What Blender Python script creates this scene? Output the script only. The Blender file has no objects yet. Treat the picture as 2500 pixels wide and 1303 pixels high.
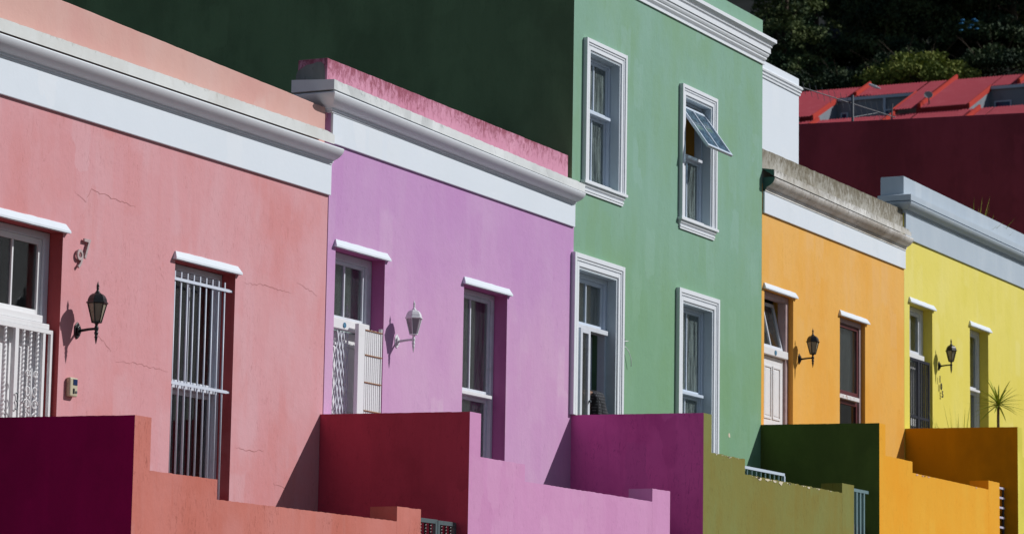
import bpy, math, random
import numpy as np
from mathutils import Vector, Matrix
rad = math.radians
S = bpy.context.scene
COL = S.collection
random.seed(7)

# ------------------------------------------------------------------ camera
# metres; x runs along the row of houses (uphill), y into the houses, z up; the camera stands in the street
cam_d = bpy.data.cameras.new('camera'); cam = bpy.data.objects.new('camera', cam_d); COL.objects.link(cam)
S.camera = cam
cam_d.sensor_width = 36; cam_d.lens = 7262.66 / 2500 * 36
cam_d.clip_start = 0.5; cam_d.clip_end = 2000
yaw, pitch, roll = rad(63.10225706), rad(8.14803678), rad(-0.94704062)
fw = Vector((math.sin(yaw) * math.cos(pitch), math.cos(yaw) * math.cos(pitch), math.sin(pitch)))
rt = Vector((math.cos(yaw), -math.sin(yaw), 0)); dn = fw.cross(rt)
r2 = math.cos(roll) * rt + math.sin(roll) * dn
d2 = -math.sin(roll) * rt + math.cos(roll) * dn
cam.matrix_world = Matrix(((r2.x, -d2.x, -fw.x, 0), (r2.y, -d2.y, -fw.y, 0), (r2.z, -d2.z, -fw.z, 0), (0, 0, 0, 1)))
cam_d.dof.use_dof = True; cam_d.dof.focus_distance = 29; cam_d.dof.aperture_fstop = 5.2

# ------------------------------------------------------------------ light
SUN_DIR = Vector((-0.72, 1.0, -0.86))
sd = bpy.data.lights.new('sun', 'SUN'); sun = bpy.data.objects.new('sun', sd); COL.objects.link(sun)
sd.energy = 3.7; sd.angle = rad(0.5); sd.color = (1.0, 0.99, 0.975)
sun.rotation_euler = SUN_DIR.to_track_quat('-Z', 'Y').to_euler()
sun.location = (30, 0, 40)
W = bpy.data.worlds.new('World'); S.world = W; W.use_nodes = True
nt = W.node_tree
bg = nt.nodes['Background']; sky = nt.nodes.new('ShaderNodeTexSky')
sky.sky_type = 'NISHITA'; sky.sun_disc = False
sky.sun_elevation = math.asin(0.86 / SUN_DIR.length); sky.sun_rotation = rad(144.2)
nt.links.new(sky.outputs[0], bg.inputs[0]); bg.inputs[1].default_value = 0.05
sky.dust_density = 0.5; sky.ozone_density = 1.8
S.view_settings.view_transform = 'Standard'; S.view_settings.look = 'None'
S.view_settings.exposure = 0.0; S.view_settings.gamma = 1.0

# ------------------------------------------------------------------ materials
def lin(r, g, b):
    f = lambda v: (v / 255 / 12.92) if v / 255 <= 0.04045 else ((v / 255 + 0.055) / 1.055) ** 2.4
    return (f(r), f(g), f(b), 1)

def newmat(name):
    m = bpy.data.materials.new(name); m.use_nodes = True
    return m, m.node_tree, m.node_tree.nodes['Principled BSDF']

def _noise(t, vec, scale, detail=4, rough=0.6, dist=0.0):
    n = t.nodes.new('ShaderNodeTexNoise')
    n.inputs['Scale'].default_value = scale; n.inputs['Detail'].default_value = detail
    n.inputs['Roughness'].default_value = rough; n.inputs['Distortion'].default_value = dist
    t.links.new(vec, n.inputs['Vector']); return n.outputs['Fac']

def _map(t, vec, scale, loc=(0, 0, 0)):
    n = t.nodes.new('ShaderNodeMapping'); n.inputs['Scale'].default_value = scale; n.inputs['Location'].default_value = loc
    t.links.new(vec, n.inputs['Vector']); return n.outputs[0]

def _range(t, v, a, b, c=0.0, d=1.0, smooth=True):
    n = t.nodes.new('ShaderNodeMapRange'); n.clamp = True
    if smooth: n.interpolation_type = 'SMOOTHSTEP'
    for i, q in zip((1, 2, 3, 4), (a, b, c, d)): n.inputs[i].default_value = q
    t.links.new(v, n.inputs[0]); return n.outputs[0]

def _mix(t, f, a, b):
    n = t.nodes.new('ShaderNodeMix'); n.data_type = 'RGBA'
    for s, v in ((0, f), (6, a), (7, b)):
        if isinstance(v, bpy.types.NodeSocket): t.links.new(v, n.inputs[s])
        else: n.inputs[s].default_value = v
    return n.outputs[2]

def _m(t, op, a, b):
    n = t.nodes.new('ShaderNodeMath'); n.operation = op
    for s, v in ((0, a), (1, b)):
        if isinstance(v, bpy.types.NodeSocket): t.links.new(v, n.inputs[s])
        else: n.inputs[s].default_value = v
    return n.outputs[0]

def plaster(name, c, wash=None, deep=None, streak=0.5, mott=0.4, seed=0, rough=0.85, bump=0.35, grime=None, chips=None, patch=0.5, low=None, scuff=0.0):
    """painted plaster: washed-out vertical streaks, mottling, trowel bumps; grime=(z_top, height, colour, amount); chips=(colour, amount)"""
    m, t, p = newmat(name)
    geo = t.nodes.new('ShaderNodeNewGeometry'); P = geo.outputs['Position']
    wash = wash or tuple(min(1, v * 1.12 + 0.05) for v in c[:3]) + (1,)
    deep = deep or tuple(v * 0.82 for v in c[:3]) + (1,)
    o = (seed * 3.7, seed * 1.9, seed * 5.3)
    v1 = _map(t, P, (1.9, 1.9, 0.5), o); s1 = _noise(t, v1, 1.0, 6, 0.6, 0.5)
    col = _mix(t, _m(t, 'MULTIPLY', _range(t, s1, 0.42, 0.72), streak), c, wash)
    v2 = _map(t, P, (1, 1, 0.7), o); s2 = _noise(t, v2, 1.1, 6, 0.6)
    col = _mix(t, _m(t, 'MULTIPLY', _range(t, s2, 0.42, 0.68), mott), col, deep)
    v3 = _map(t, P, (6, 6, 1.0), o); s3 = _noise(t, v3, 1.0, 4, 0.6, 0.4)
    col = _mix(t, _m(t, 'MULTIPLY', _range(t, s3, 0.5, 0.76), streak * 0.45), col, wash)
    s4 = _noise(t, _map(t, P, (1, 1, 0.6), (o[1], o[0], o[2])), 22, 3, 0.6)
    col = _mix(t, _m(t, 'MULTIPLY', _range(t, s4, 0.62, 0.75), mott * 0.45), col, deep)
    vo = t.nodes.new('ShaderNodeTexVoronoi'); vo.distance = 'CHEBYCHEV'; vo.inputs['Scale'].default_value = 1.0
    dn = t.nodes.new('ShaderNodeTexNoise'); dn.inputs['Scale'].default_value = 7; dn.inputs['Detail'].default_value = 3; t.links.new(P, dn.inputs['Vector'])
    ad = t.nodes.new('ShaderNodeVectorMath'); ad.operation = 'MULTIPLY_ADD'; t.links.new(dn.outputs['Color'], ad.inputs[0]); ad.inputs[1].default_value = (.22, .22, .3)
    t.links.new(_map(t, P, (2.6, 2.6, 1.25), o), ad.inputs[2]); t.links.new(ad.outputs[0], vo.inputs['Vector'])
    sc = t.nodes.new('ShaderNodeSeparateColor'); t.links.new(vo.outputs['Color'], sc.inputs[0])
    edge = _range(t, vo.outputs['Distance'], 0.30, 0.42, 1.0, 0.0)
    col = _mix(t, _m(t, 'MULTIPLY', _m(t, 'MULTIPLY', _range(t, sc.outputs[0], 0.62, 0.95), edge), patch), col, wash)
    col = _mix(t, _m(t, 'MULTIPLY', _m(t, 'MULTIPLY', _range(t, sc.outputs[1], 0.70, 0.98), edge), patch * 0.7), col, deep)
    if low:
        # lower part of the wall multiplied by a slightly different tint, ragged border
        sz = t.nodes.new('ShaderNodeSeparateXYZ'); t.links.new(P, sz.inputs[0])
        lf = _range(t, _m(t, 'ADD', sz.outputs['Z'], _m(t, 'MULTIPLY', s2, 1.6)), low[1] + 0.8, low[0] + 0.8, 0.0, 1.0)
        mx = t.nodes.new('ShaderNodeMix'); mx.data_type = 'RGBA'; mx.blend_type = 'MULTIPLY'; t.links.new(lf, mx.inputs[0]); t.links.new(col, mx.inputs[6]); mx.inputs[7].default_value = low[2]
        col = mx.outputs[2]
    if scuff:
        n1 = _noise(t, _map(t, P, (30, 30, 9), o), 1.0, 6, 0.75, 1.5); n2 = _noise(t, _map(t, P, (2.5, 2.5, 1.5), o), 1.0, 3, 0.5)
        sf = _m(t, 'MULTIPLY', _range(t, n1, 0.53, 0.66), _range(t, n2, 0.40, 0.58))
        col = _mix(t, _m(t, 'MULTIPLY', sf, scuff), col, tuple(v * 0.62 for v in deep[:3]) + (1,))
        n3 = _noise(t, _map(t, P, (16, 16, 1.1), (o[1], o[2], o[0])), 1.0, 4, 0.6)
        col = _mix(t, _m(t, 'MULTIPLY', _range(t, n3, 0.52, 0.74), scuff * 0.5), col, deep)
    fn = _noise(t, P, 130, 3, 0.7)
    col = _mix(t, _m(t, 'MULTIPLY', _range(t, fn, 0.60, 0.72), 0.25), col, tuple(v * 0.72 for v in c[:3]) + (1,))
    if grime:
        zt, h, gc, amt = grime
        sx = t.nodes.new('ShaderNodeSeparateXYZ'); t.links.new(P, sx.inputs[0])
        gr = _range(t, sx.outputs['Z'], zt - h, zt, 0.0, 1.0, False)
        gn = _noise(t, _map(t, P, (17, 17, 9), o), 1.0, 8, 0.75, 0.6)
        gs = _noise(t, _map(t, P, (1.1, 1.1, 0.6), o), 1.0, 2, 0.5)
        gg = _m(t, 'ADD', _m(t, 'ADD', _m(t, 'MULTIPLY', gr, 0.22), gn), _m(t, 'MULTIPLY', gs, 0.25))
        th = 0.92 - amt * 0.28
        col = _mix(t, _m(t, 'MULTIPLY', _range(t, gg, th - 0.06, th + 0.20), 0.8), col, gc)
    if chips:
        cn = _noise(t, _map(t, P, (1, 1, 1), o), 9, 4, 0.6)
        col = _mix(t, _range(t, cn, 0.80 - chips[1] * 0.1, 0.81 - chips[1] * 0.1), col, chips[0])
    t.links.new(col, p.inputs['Base Color']); p.inputs['Roughness'].default_value = rough
    p.inputs['Specular IOR Level'].default_value = 0.25
    b = t.nodes.new('ShaderNodeBump'); b.inputs['Strength'].default_value = bump; b.inputs['Distance'].default_value = 0.01
    hb = _m(t, 'ADD', _m(t, 'MULTIPLY', _noise(t, P, 3.0, 3, 0.5), 1.6), _m(t, 'ADD', _m(t, 'MULTIPLY', _noise(t, P, 34, 4, 0.6), 0.42), _m(t, 'MULTIPLY', _noise(t, P, 10, 3, 0.55), 0.8)))
    t.links.new(hb, b.inputs['Height']); t.links.new(b.outputs[0], p.inputs['Normal'])
    return m

def paint(name, c, rough=0.5, dirt=None, amt=0.3, scale=14, metal=0.0, spec=0.4):
    m, t, p = newmat(name)
    geo = t.nodes.new('ShaderNodeNewGeometry')
    dirt = dirt or tuple(v * 0.6 for v in c[:3]) + (1,)
    n = _noise(t, geo.outputs['Position'], scale, 5, 0.65, 0.3)
    col = _mix(t, _m(t, 'MULTIPLY', _range(t, n, 0.5, 0.72), amt), c, dirt)
    t.links.new(col, p.inputs['Base Color']); p.inputs['Roughness'].default_value = rough
    p.inputs['Metallic'].default_value = metal; p.inputs['Specular IOR Level'].default_value = spec
    return m

def glass(name, tint=(0.8, 0.88, 0.86, 1), film=(0.10, 0.13, 0.13, 1), filmamt=0.12, gloss=0.14):
    m, t, p = newmat(name)
    out = t.nodes['Material Output']; t.nodes.remove(p)
    tr = t.nodes.new('ShaderNodeBsdfTransparent'); tr.inputs[0].default_value = tint
    gl = t.nodes.new('ShaderNodeBsdfGlossy'); gl.inputs['Roughness'].default_value = 0.03
    df = t.nodes.new('ShaderNodeBsdfDiffuse'); df.inputs[0].default_value = film
    geo = t.nodes.new('ShaderNodeNewGeometry')
    n = _noise(t, _map(t, geo.outputs['Position'], (26, 26, 2.2)), 1.0, 5, 0.7)
    n2 = _noise(t, geo.outputs['Position'], 90, 2, 0.5)
    a = _m(t, 'MULTIPLY', _range(t, _m(t, 'ADD', n, _m(t, 'MULTIPLY', n2, 0.3)), 0.45, 0.95), filmamt * 2)
    m1 = t.nodes.new('ShaderNodeMixShader'); t.links.new(a, m1.inputs[0]); t.links.new(tr.outputs[0], m1.inputs[1]); t.links.new(df.outputs[0], m1.inputs[2])
    fr = t.nodes.new('ShaderNodeFresnel'); fr.inputs[0].default_value = 1.5
    m2 = t.nodes.new('ShaderNodeMixShader'); t.links.new(_m(t, 'ADD', _m(t, 'MULTIPLY', fr.outputs[0], 0.8), gloss * 0.3), m2.inputs[0])
    t.links.new(m1.outputs[0], m2.inputs[1]); t.links.new(gl.outputs[0], m2.inputs[2]); t.links.new(m2.outputs[0], out.inputs[0])
    return m

def fabric(name, c, c2):
    m, t, p = newmat(name)
    geo = t.nodes.new('ShaderNodeNewGeometry')
    n = _noise(t, _map(t, geo.outputs['Position'], (14, 14, 0.8)), 1.0, 4, 0.6)
    t.links.new(_mix(t, _range(t, n, 0.35, 0.7), c, c2), p.inputs['Base Color']); p.inputs['Roughness'].default_value = 0.95
    return m

def plaid(name):
    m, t, p = newmat(name)
    geo = t.nodes.new('ShaderNodeNewGeometry'); col = None
    out = []
    for d in ('X', 'Z'):
        w = t.nodes.new('ShaderNodeTexWave'); w.bands_direction = d; w.inputs['Scale'].default_value = 9; w.inputs['Distortion'].default_value = 0.6
        t.links.new(geo.outputs['Position'], w.inputs['Vector']); out.append(w.outputs['Fac'])
    v = _m(t, 'MULTIPLY', out[0], out[1])
    t.links.new(_mix(t, _range(t, v, 0.25, 0.8), (0.012, 0.013, 0.018, 1), (0.09, 0.095, 0.11, 1)), p.inputs['Base Color'])
    p.inputs['Roughness'].default_value = 0.9
    return m

def leafmat(name, c, c2, scale=1.5):
    m, t, p = newmat(name)
    geo = t.nodes.new('ShaderNodeNewGeometry')
    n = _noise(t, geo.outputs['Position'], scale, 3, 0.6)
    t.links.new(_mix(t, _range(t, n, 0.4, 0.62), c, c2), p.inputs['Base Color']); p.inputs['Roughness'].default_value = 0.8
    p.inputs['Specular IOR Level'].default_value = 0.15
    return m

WHITE = lin(228, 232, 236)
M = {}
M['salmon'] = plaster('salmon_plaster', (0.6392, 0.3031, 0.3242, 1), (0.6625, 0.4127, 0.4500, 1), (0.6043, 0.2256, 0.2183, 1), 0.4, 0.7, 1, scuff=0.35, patch=0.35)
M['purple'] = plaster('lilac_plaster', (0.5285, 0.2859, 0.5305, 1), (0.5946, 0.3969, 0.5942, 1), (0.4954, 0.2393, 0.4986, 1), 0.3, 0.5, 2, low=(3.3, 5.2, (1.10, 1.15, 1.0, 1)), scuff=0.25)
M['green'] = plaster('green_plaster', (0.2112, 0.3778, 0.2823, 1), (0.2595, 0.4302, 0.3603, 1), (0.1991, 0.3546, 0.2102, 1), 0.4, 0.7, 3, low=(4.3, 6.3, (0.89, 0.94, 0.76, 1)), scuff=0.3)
M['orange'] = plaster('orange_plaster', (0.7919, 0.4220, 0.0972, 1), (0.7692, 0.4518, 0.1716, 1), (0.7692, 0.3567, 0.0401, 1), 0.5, 0.6, 4, low=(4.6, 6.0, (0.99, 0.95, 0.70, 1)), scuff=0.35)
M['yellow'] = plaster('yellow_plaster', (0.7709, 0.6640, 0.1455, 1), (0.7936, 0.7017, 0.2391, 1), (0.7029, 0.6046, 0.0832, 1), 0.5, 0.4, 5, low=(5.0, 6.4, (0.97, 0.95, 0.74, 1)), scuff=0.25)
M['peach'] = plaster('peach_plaster', (0.6124, 0.3597, 0.3130, 1), (0.6290, 0.4183, 0.3830, 1), (0.5794, 0.2761, 0.2523, 1), 0.5, 0.5, 6)
M['pinkpar'] = plaster('pink_plaster', (0.60, 0.27, 0.38, 1), None, (0.55, 0.20, 0.30, 1), 0.3, 0.5, 7, grime=(6.31, 0.26, (0.22, 0.035, 0.06, 1), 0.72))
M['stained'] = plaster('stained_plaster', (0.36, 0.345, 0.30, 1), (0.52, 0.51, 0.47, 1), (0.20, 0.165, 0.10, 1), 0.7, 0.8, 8, grime=(7.44, 0.35, (0.10, 0.075, 0.035, 1), 0.9))
M['white'] = plaster('white_plaster', (0.7004, 0.7545, 0.8161, 1), (0.7484, 0.7839, 0.8263, 1), (0.6621, 0.7153, 0.7651, 1), 0.2, 0.3, 9, bump=0.15)
M['trim'] = paint('white_trim_paint', (0.74, 0.77, 0.81, 1), 0.55, (0.60, 0.62, 0.64, 1), 0.25, 6)
M['fascia_s'] = plaster('weathered_white_plaster', (0.69, 0.71, 0.70, 1), None, (0.60, 0.60, 0.57, 1), 0.3, 0.8, 10, grime=(5.56, 0.12, (0.26, 0.24, 0.19, 1), 0.45))
M['fascia_p'] = plaster('mildewed_white_plaster', (0.70, 0.72, 0.72, 1), None, (0.50, 0.52, 0.52, 1), 0.3, 0.8, 11, grime=(6.10, 0.16, (0.24, 0.26, 0.26, 1), 0.6))
M['fascia_o'] = plaster('sooty_white_plaster', (0.66, 0.65, 0.62, 1), None, (0.42, 0.39, 0.33, 1), 0.4, 0.9, 12, grime=(7.14, 0.16, (0.12, 0.10, 0.07, 1), 0.75))
M['mould_o'] = plaster('sooty_white_moulding', (0.74, 0.73, 0.71, 1), None, (0.42, 0.37, 0.31, 1), 0.2, 0.8, 13, grime=(7.05, 0.4, (0.20, 0.16, 0.12, 1), 0.45))
M['bluegrey'] = plaster('pale_blue_plaster', (0.43, 0.50, 0.57, 1), (0.52, 0.58, 0.64, 1), (0.39, 0.46, 0.54, 1), 0.5, 0.3, 14, bump=0.2)
M['cement'] = plaster('bare_cement', (0.20, 0.20, 0.19, 1), (0.30, 0.30, 0.29, 1), (0.10, 0.10, 0.09, 1), 0.8, 0.9, 15)
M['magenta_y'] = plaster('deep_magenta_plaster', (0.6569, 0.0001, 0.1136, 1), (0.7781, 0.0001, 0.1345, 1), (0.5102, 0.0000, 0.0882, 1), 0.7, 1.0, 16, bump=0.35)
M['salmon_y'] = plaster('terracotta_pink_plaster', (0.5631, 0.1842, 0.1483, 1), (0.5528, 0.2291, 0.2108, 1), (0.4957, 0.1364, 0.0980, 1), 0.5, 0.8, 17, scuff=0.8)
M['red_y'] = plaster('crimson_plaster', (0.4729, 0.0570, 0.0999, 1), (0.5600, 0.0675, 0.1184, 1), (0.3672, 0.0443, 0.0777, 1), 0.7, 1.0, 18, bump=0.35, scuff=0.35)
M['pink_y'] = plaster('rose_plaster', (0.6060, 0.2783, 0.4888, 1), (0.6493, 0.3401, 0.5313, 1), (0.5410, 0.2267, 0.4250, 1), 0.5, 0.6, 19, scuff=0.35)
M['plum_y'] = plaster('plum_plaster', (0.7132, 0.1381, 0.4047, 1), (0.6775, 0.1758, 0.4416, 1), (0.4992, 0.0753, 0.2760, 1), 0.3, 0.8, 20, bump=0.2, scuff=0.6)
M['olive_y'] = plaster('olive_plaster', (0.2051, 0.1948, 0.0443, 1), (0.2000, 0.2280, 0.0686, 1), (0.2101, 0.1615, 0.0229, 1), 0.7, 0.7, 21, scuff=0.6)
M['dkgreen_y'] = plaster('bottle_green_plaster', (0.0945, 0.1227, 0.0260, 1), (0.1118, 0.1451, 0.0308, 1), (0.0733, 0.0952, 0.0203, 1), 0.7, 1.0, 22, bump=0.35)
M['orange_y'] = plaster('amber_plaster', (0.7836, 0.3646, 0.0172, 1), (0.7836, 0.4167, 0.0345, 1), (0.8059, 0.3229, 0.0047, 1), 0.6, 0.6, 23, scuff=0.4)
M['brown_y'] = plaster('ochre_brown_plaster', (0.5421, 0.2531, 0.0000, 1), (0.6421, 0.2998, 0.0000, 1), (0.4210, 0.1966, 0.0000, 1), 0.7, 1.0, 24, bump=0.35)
M['yellow_y'] = plaster('lemon_plaster', (0.66, 0.58, 0.07, 1), None, None, 0.5, 0.5, 25)
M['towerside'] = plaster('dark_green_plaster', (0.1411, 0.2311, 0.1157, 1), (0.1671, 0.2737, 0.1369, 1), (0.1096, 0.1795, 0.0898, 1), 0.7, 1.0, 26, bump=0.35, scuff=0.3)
M['maroonwall'] = plaster('maroon_plaster', (0.2534, 0.0352, 0.0695, 1), (0.3001, 0.0416, 0.0822, 1), (0.1968, 0.0273, 0.0539, 1), 0.7, 1.0, 27, bump=0.35)
M['tealend'] = paint('dark_teal_paint', (0.05, 0.12, 0.11, 1), 0.6)
M['door_white'] = paint('white_door_paint', (0.77, 0.77, 0.78, 1), 0.4, (0.62, 0.6, 0.6, 1), 0.3, 8)
M['frame_white'] = paint('white_frame_paint', (0.64, 0.67, 0.73, 1), 0.45, (0.45, 0.45, 0.47, 1), 0.4, 9)
M['frame_blue'] = paint('cool_white_frame_paint', (0.58, 0.66, 0.77, 1), 0.4, (0.46, 0.52, 0.60, 1), 0.3, 8)
M['frame_lav'] = paint('old_mauve_frame_paint', (0.40, 0.30, 0.31, 1), 0.6, (0.25, 0.15, 0.15, 1), 0.5, 9)
M['frame_maroon'] = paint('maroon_sash_paint', (0.10, 0.018, 0.022, 1), 0.45, (0.16, 0.05, 0.04, 1), 0.4, 12)
M['rust'] = paint('rusty_white_metal', (0.70, 0.69, 0.68, 1), 0.6, (0.30, 0.10, 0.025, 1), 1.0, 16)
M['rustdark'] = paint('rusted_metal', (0.35, 0.17, 0.08, 1), 0.8, (0.18, 0.07, 0.03, 1), 1.0, 20)
M['bars'] = paint('silver_grey_bar_paint', (0.62, 0.67, 0.77, 1), 0.4, (0.42, 0.44, 0.48, 1), 0.3, 30)
M['iron'] = paint('black_iron_paint', (0.012, 0.013, 0.015, 1), 0.38, (0.03, 0.028, 0.025, 1), 0.5, 30)
M['white_iron'] = paint('white_iron_paint', (0.72, 0.72, 0.75, 1), 0.35, (0.5, 0.5, 0.52, 1), 0.4, 25)
M['gatewhite'] = paint('white_gate_paint', (0.76, 0.76, 0.77, 1), 0.45, (0.6, 0.6, 0.6, 1), 0.3, 20)
M['tealgate'] = paint('grey_teal_gate_paint', (0.17, 0.26, 0.28, 1), 0.4, (0.07, 0.11, 0.12, 1), 0.5, 12)
M['darkgate'] = paint('dark_slate_gate_paint', (0.09, 0.12, 0.13, 1), 0.4, (0.03, 0.035, 0.04, 1), 0.4, 14)
M['lilacgate'] = paint('pale_lilac_gate_paint', (0.55, 0.52, 0.62, 1), 0.4)
M['navy'] = paint('dark_blue_metal', (0.02, 0.022, 0.035, 1), 0.4)
M['glass'] = glass('window_glass', (0.97, 0.98, 0.98, 1), (0.22, 0.27, 0.27, 1), 0.08, 0.15)
M['glass_dark'] = glass('clear_window_glass', (0.7, 0.72, 0.75, 1), filmamt=0.04, gloss=0.12)
M['glass_frost'] = glass('streaky_window_glass', (0.96, 0.98, 0.97, 1), (0.34, 0.42, 0.40, 1), 0.34, 0.12)
M['glass_blue'] = glass('painted_reflection_glass', (0.7, 0.85, 0.92, 1), (0.16, 0.28, 0.38, 1), 0.6, 0.5)  # blue film and tint paint a sky reflection into the pane
M['lampglass'] = paint('frosted_lamp_pane', (0.30, 0.27, 0.20, 1), 0.25, (0.18, 0.16, 0.12, 1), 0.4, 12)
M['lampglass_w'] = paint('milky_lamp_pane', (0.36, 0.33, 0.36, 1), 0.25, (0.22, 0.2, 0.22, 1), 0.4, 12)
M['curtain_teal'] = fabric('teal_grey_curtain', (0.36, 0.50, 0.49, 1), (0.48, 0.62, 0.61, 1))
M['curtain_grey'] = fabric('grey_curtain', (0.42, 0.42, 0.47, 1), (0.80, 0.76, 0.82, 1))
M['curtain_dark'] = fabric('dark_curtain', (0.03, 0.025, 0.03, 1), (0.10, 0.075, 0.085, 1))
M['blind'] = fabric('pale_blind', (0.50, 0.54, 0.53, 1), (0.62, 0.66, 0.64, 1))
M['blind_g'] = fabric('grey_green_blind', (0.50, 0.58, 0.58, 1), (0.74, 0.80, 0.79, 1))
M['brownroom'] = plaster('ochre_interior_plaster', (0.62, 0.30, 0.05, 1), seed=31)
M['beige'] = paint('beige_plastic', (0.52, 0.47, 0.33, 1), 0.4)
M['screen'] = paint('blue_screen_glass', (0.01, 0.03, 0.10, 1), 0.15)
M['blueplate'] = paint('blue_enamel', (0.03, 0.17, 0.30, 1), 0.3, (0.5, 0.6, 0.65, 1), 1.0, 90)
M['numeral'] = paint('weathered_grey_pink_numeral', (0.46, 0.36, 0.36, 1), 0.6, (0.14, 0.08, 0.08, 1), 0.8, 60)
M['crack_s'] = paint('crack_salmon', (0.40, 0.155, 0.15, 1), 0.9)
M['cream'] = paint('bare_cream_plaster', (0.66, 0.58, 0.43, 1), 0.9)
M['asphalt'] = plaster('asphalt', (0.05, 0.05, 0.052, 1), seed=41, bump=0.6)
M['paving'] = plaster('concrete_paving', (0.18, 0.175, 0.165, 1), seed=42)
M['stoep'] = plaster('grey_cement_floor', (0.14, 0.12, 0.11, 1), seed=43)
M['roofiron'] = paint('grey_roof_sheet', (0.20, 0.20, 0.21, 1), 0.5)
M['redroof'] = paint('red_corrugated_paint', (0.36, 0.045, 0.065, 1), 0.7, (0.42, 0.085, 0.105, 1), 0.6, 2, spec=0.1)
M['redtrim'] = paint('bright_red_paint', (0.46, 0.045, 0.03, 1), 0.7, (0.36, 0.03, 0.03, 1), 0.4, 2, spec=0.1)
M['dormer'] = paint('grey_dormer_paint', (0.20, 0.22, 0.25, 1), 0.6, (0.12, 0.13, 0.15, 1), 0.5, 2)
M['dormtrim'] = paint('pale_blue_trim', (0.46, 0.54, 0.64, 1), 0.6)
M['palewall'] = plaster('pale_plaster', (0.55, 0.52, 0.47, 1), seed=44)
M['alu'] = paint('dull_aluminium', (0.07, 0.085, 0.10, 1), 0.6)
M['dish'] = paint('grey_dish_paint', (0.35, 0.33, 0.33, 1), 0.5)
M['plaid'] = plaid('dark_plaid_cloth')
M['denim'] = paint('dark_denim', (0.02, 0.03, 0.06, 1), 0.9)
M['skin'] = paint('brown_skin', (0.25, 0.13, 0.08, 1), 0.6, amt=0.1)
M['hair'] = paint('black_hair', (0.01, 0.009, 0.008, 1), 0.6)
M['bark'] = plaster('bark', (0.10, 0.07, 0.05, 1), seed=45, bump=0.8)
M['leaf1'] = leafmat('pine_foliage', (0.028, 0.060, 0.030, 1), (0.16, 0.20, 0.075, 1), 0.6)
M['leaf2'] = leafmat('bush_foliage', (0.11, 0.15, 0.03, 1), (0.28, 0.31, 0.07, 1), 0.9)
M['leaf3'] = leafmat('dark_foliage', (0.020, 0.040, 0.022, 1), (0.075, 0.105, 0.045, 1), 0.6)
M['palmleaf'] = leafmat('spiky_leaf', (0.22, 0.30, 0.03, 1), (0.42, 0.46, 0.06, 1), 12)
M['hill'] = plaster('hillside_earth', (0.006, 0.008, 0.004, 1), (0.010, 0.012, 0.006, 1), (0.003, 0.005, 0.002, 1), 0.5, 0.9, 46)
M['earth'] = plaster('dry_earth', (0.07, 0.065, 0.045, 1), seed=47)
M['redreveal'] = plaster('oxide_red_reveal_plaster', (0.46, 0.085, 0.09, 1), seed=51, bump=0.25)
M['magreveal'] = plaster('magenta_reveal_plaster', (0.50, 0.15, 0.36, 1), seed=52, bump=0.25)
M['lining'] = paint('pale_blue_grey_reveal', (0.52, 0.60, 0.66, 1), 0.5, (0.42, 0.50, 0.55, 1), 0.4, 4)
M['tarp'] = paint('blue_plastic', (0.03, 0.22, 0.45, 1), 0.4)

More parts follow.
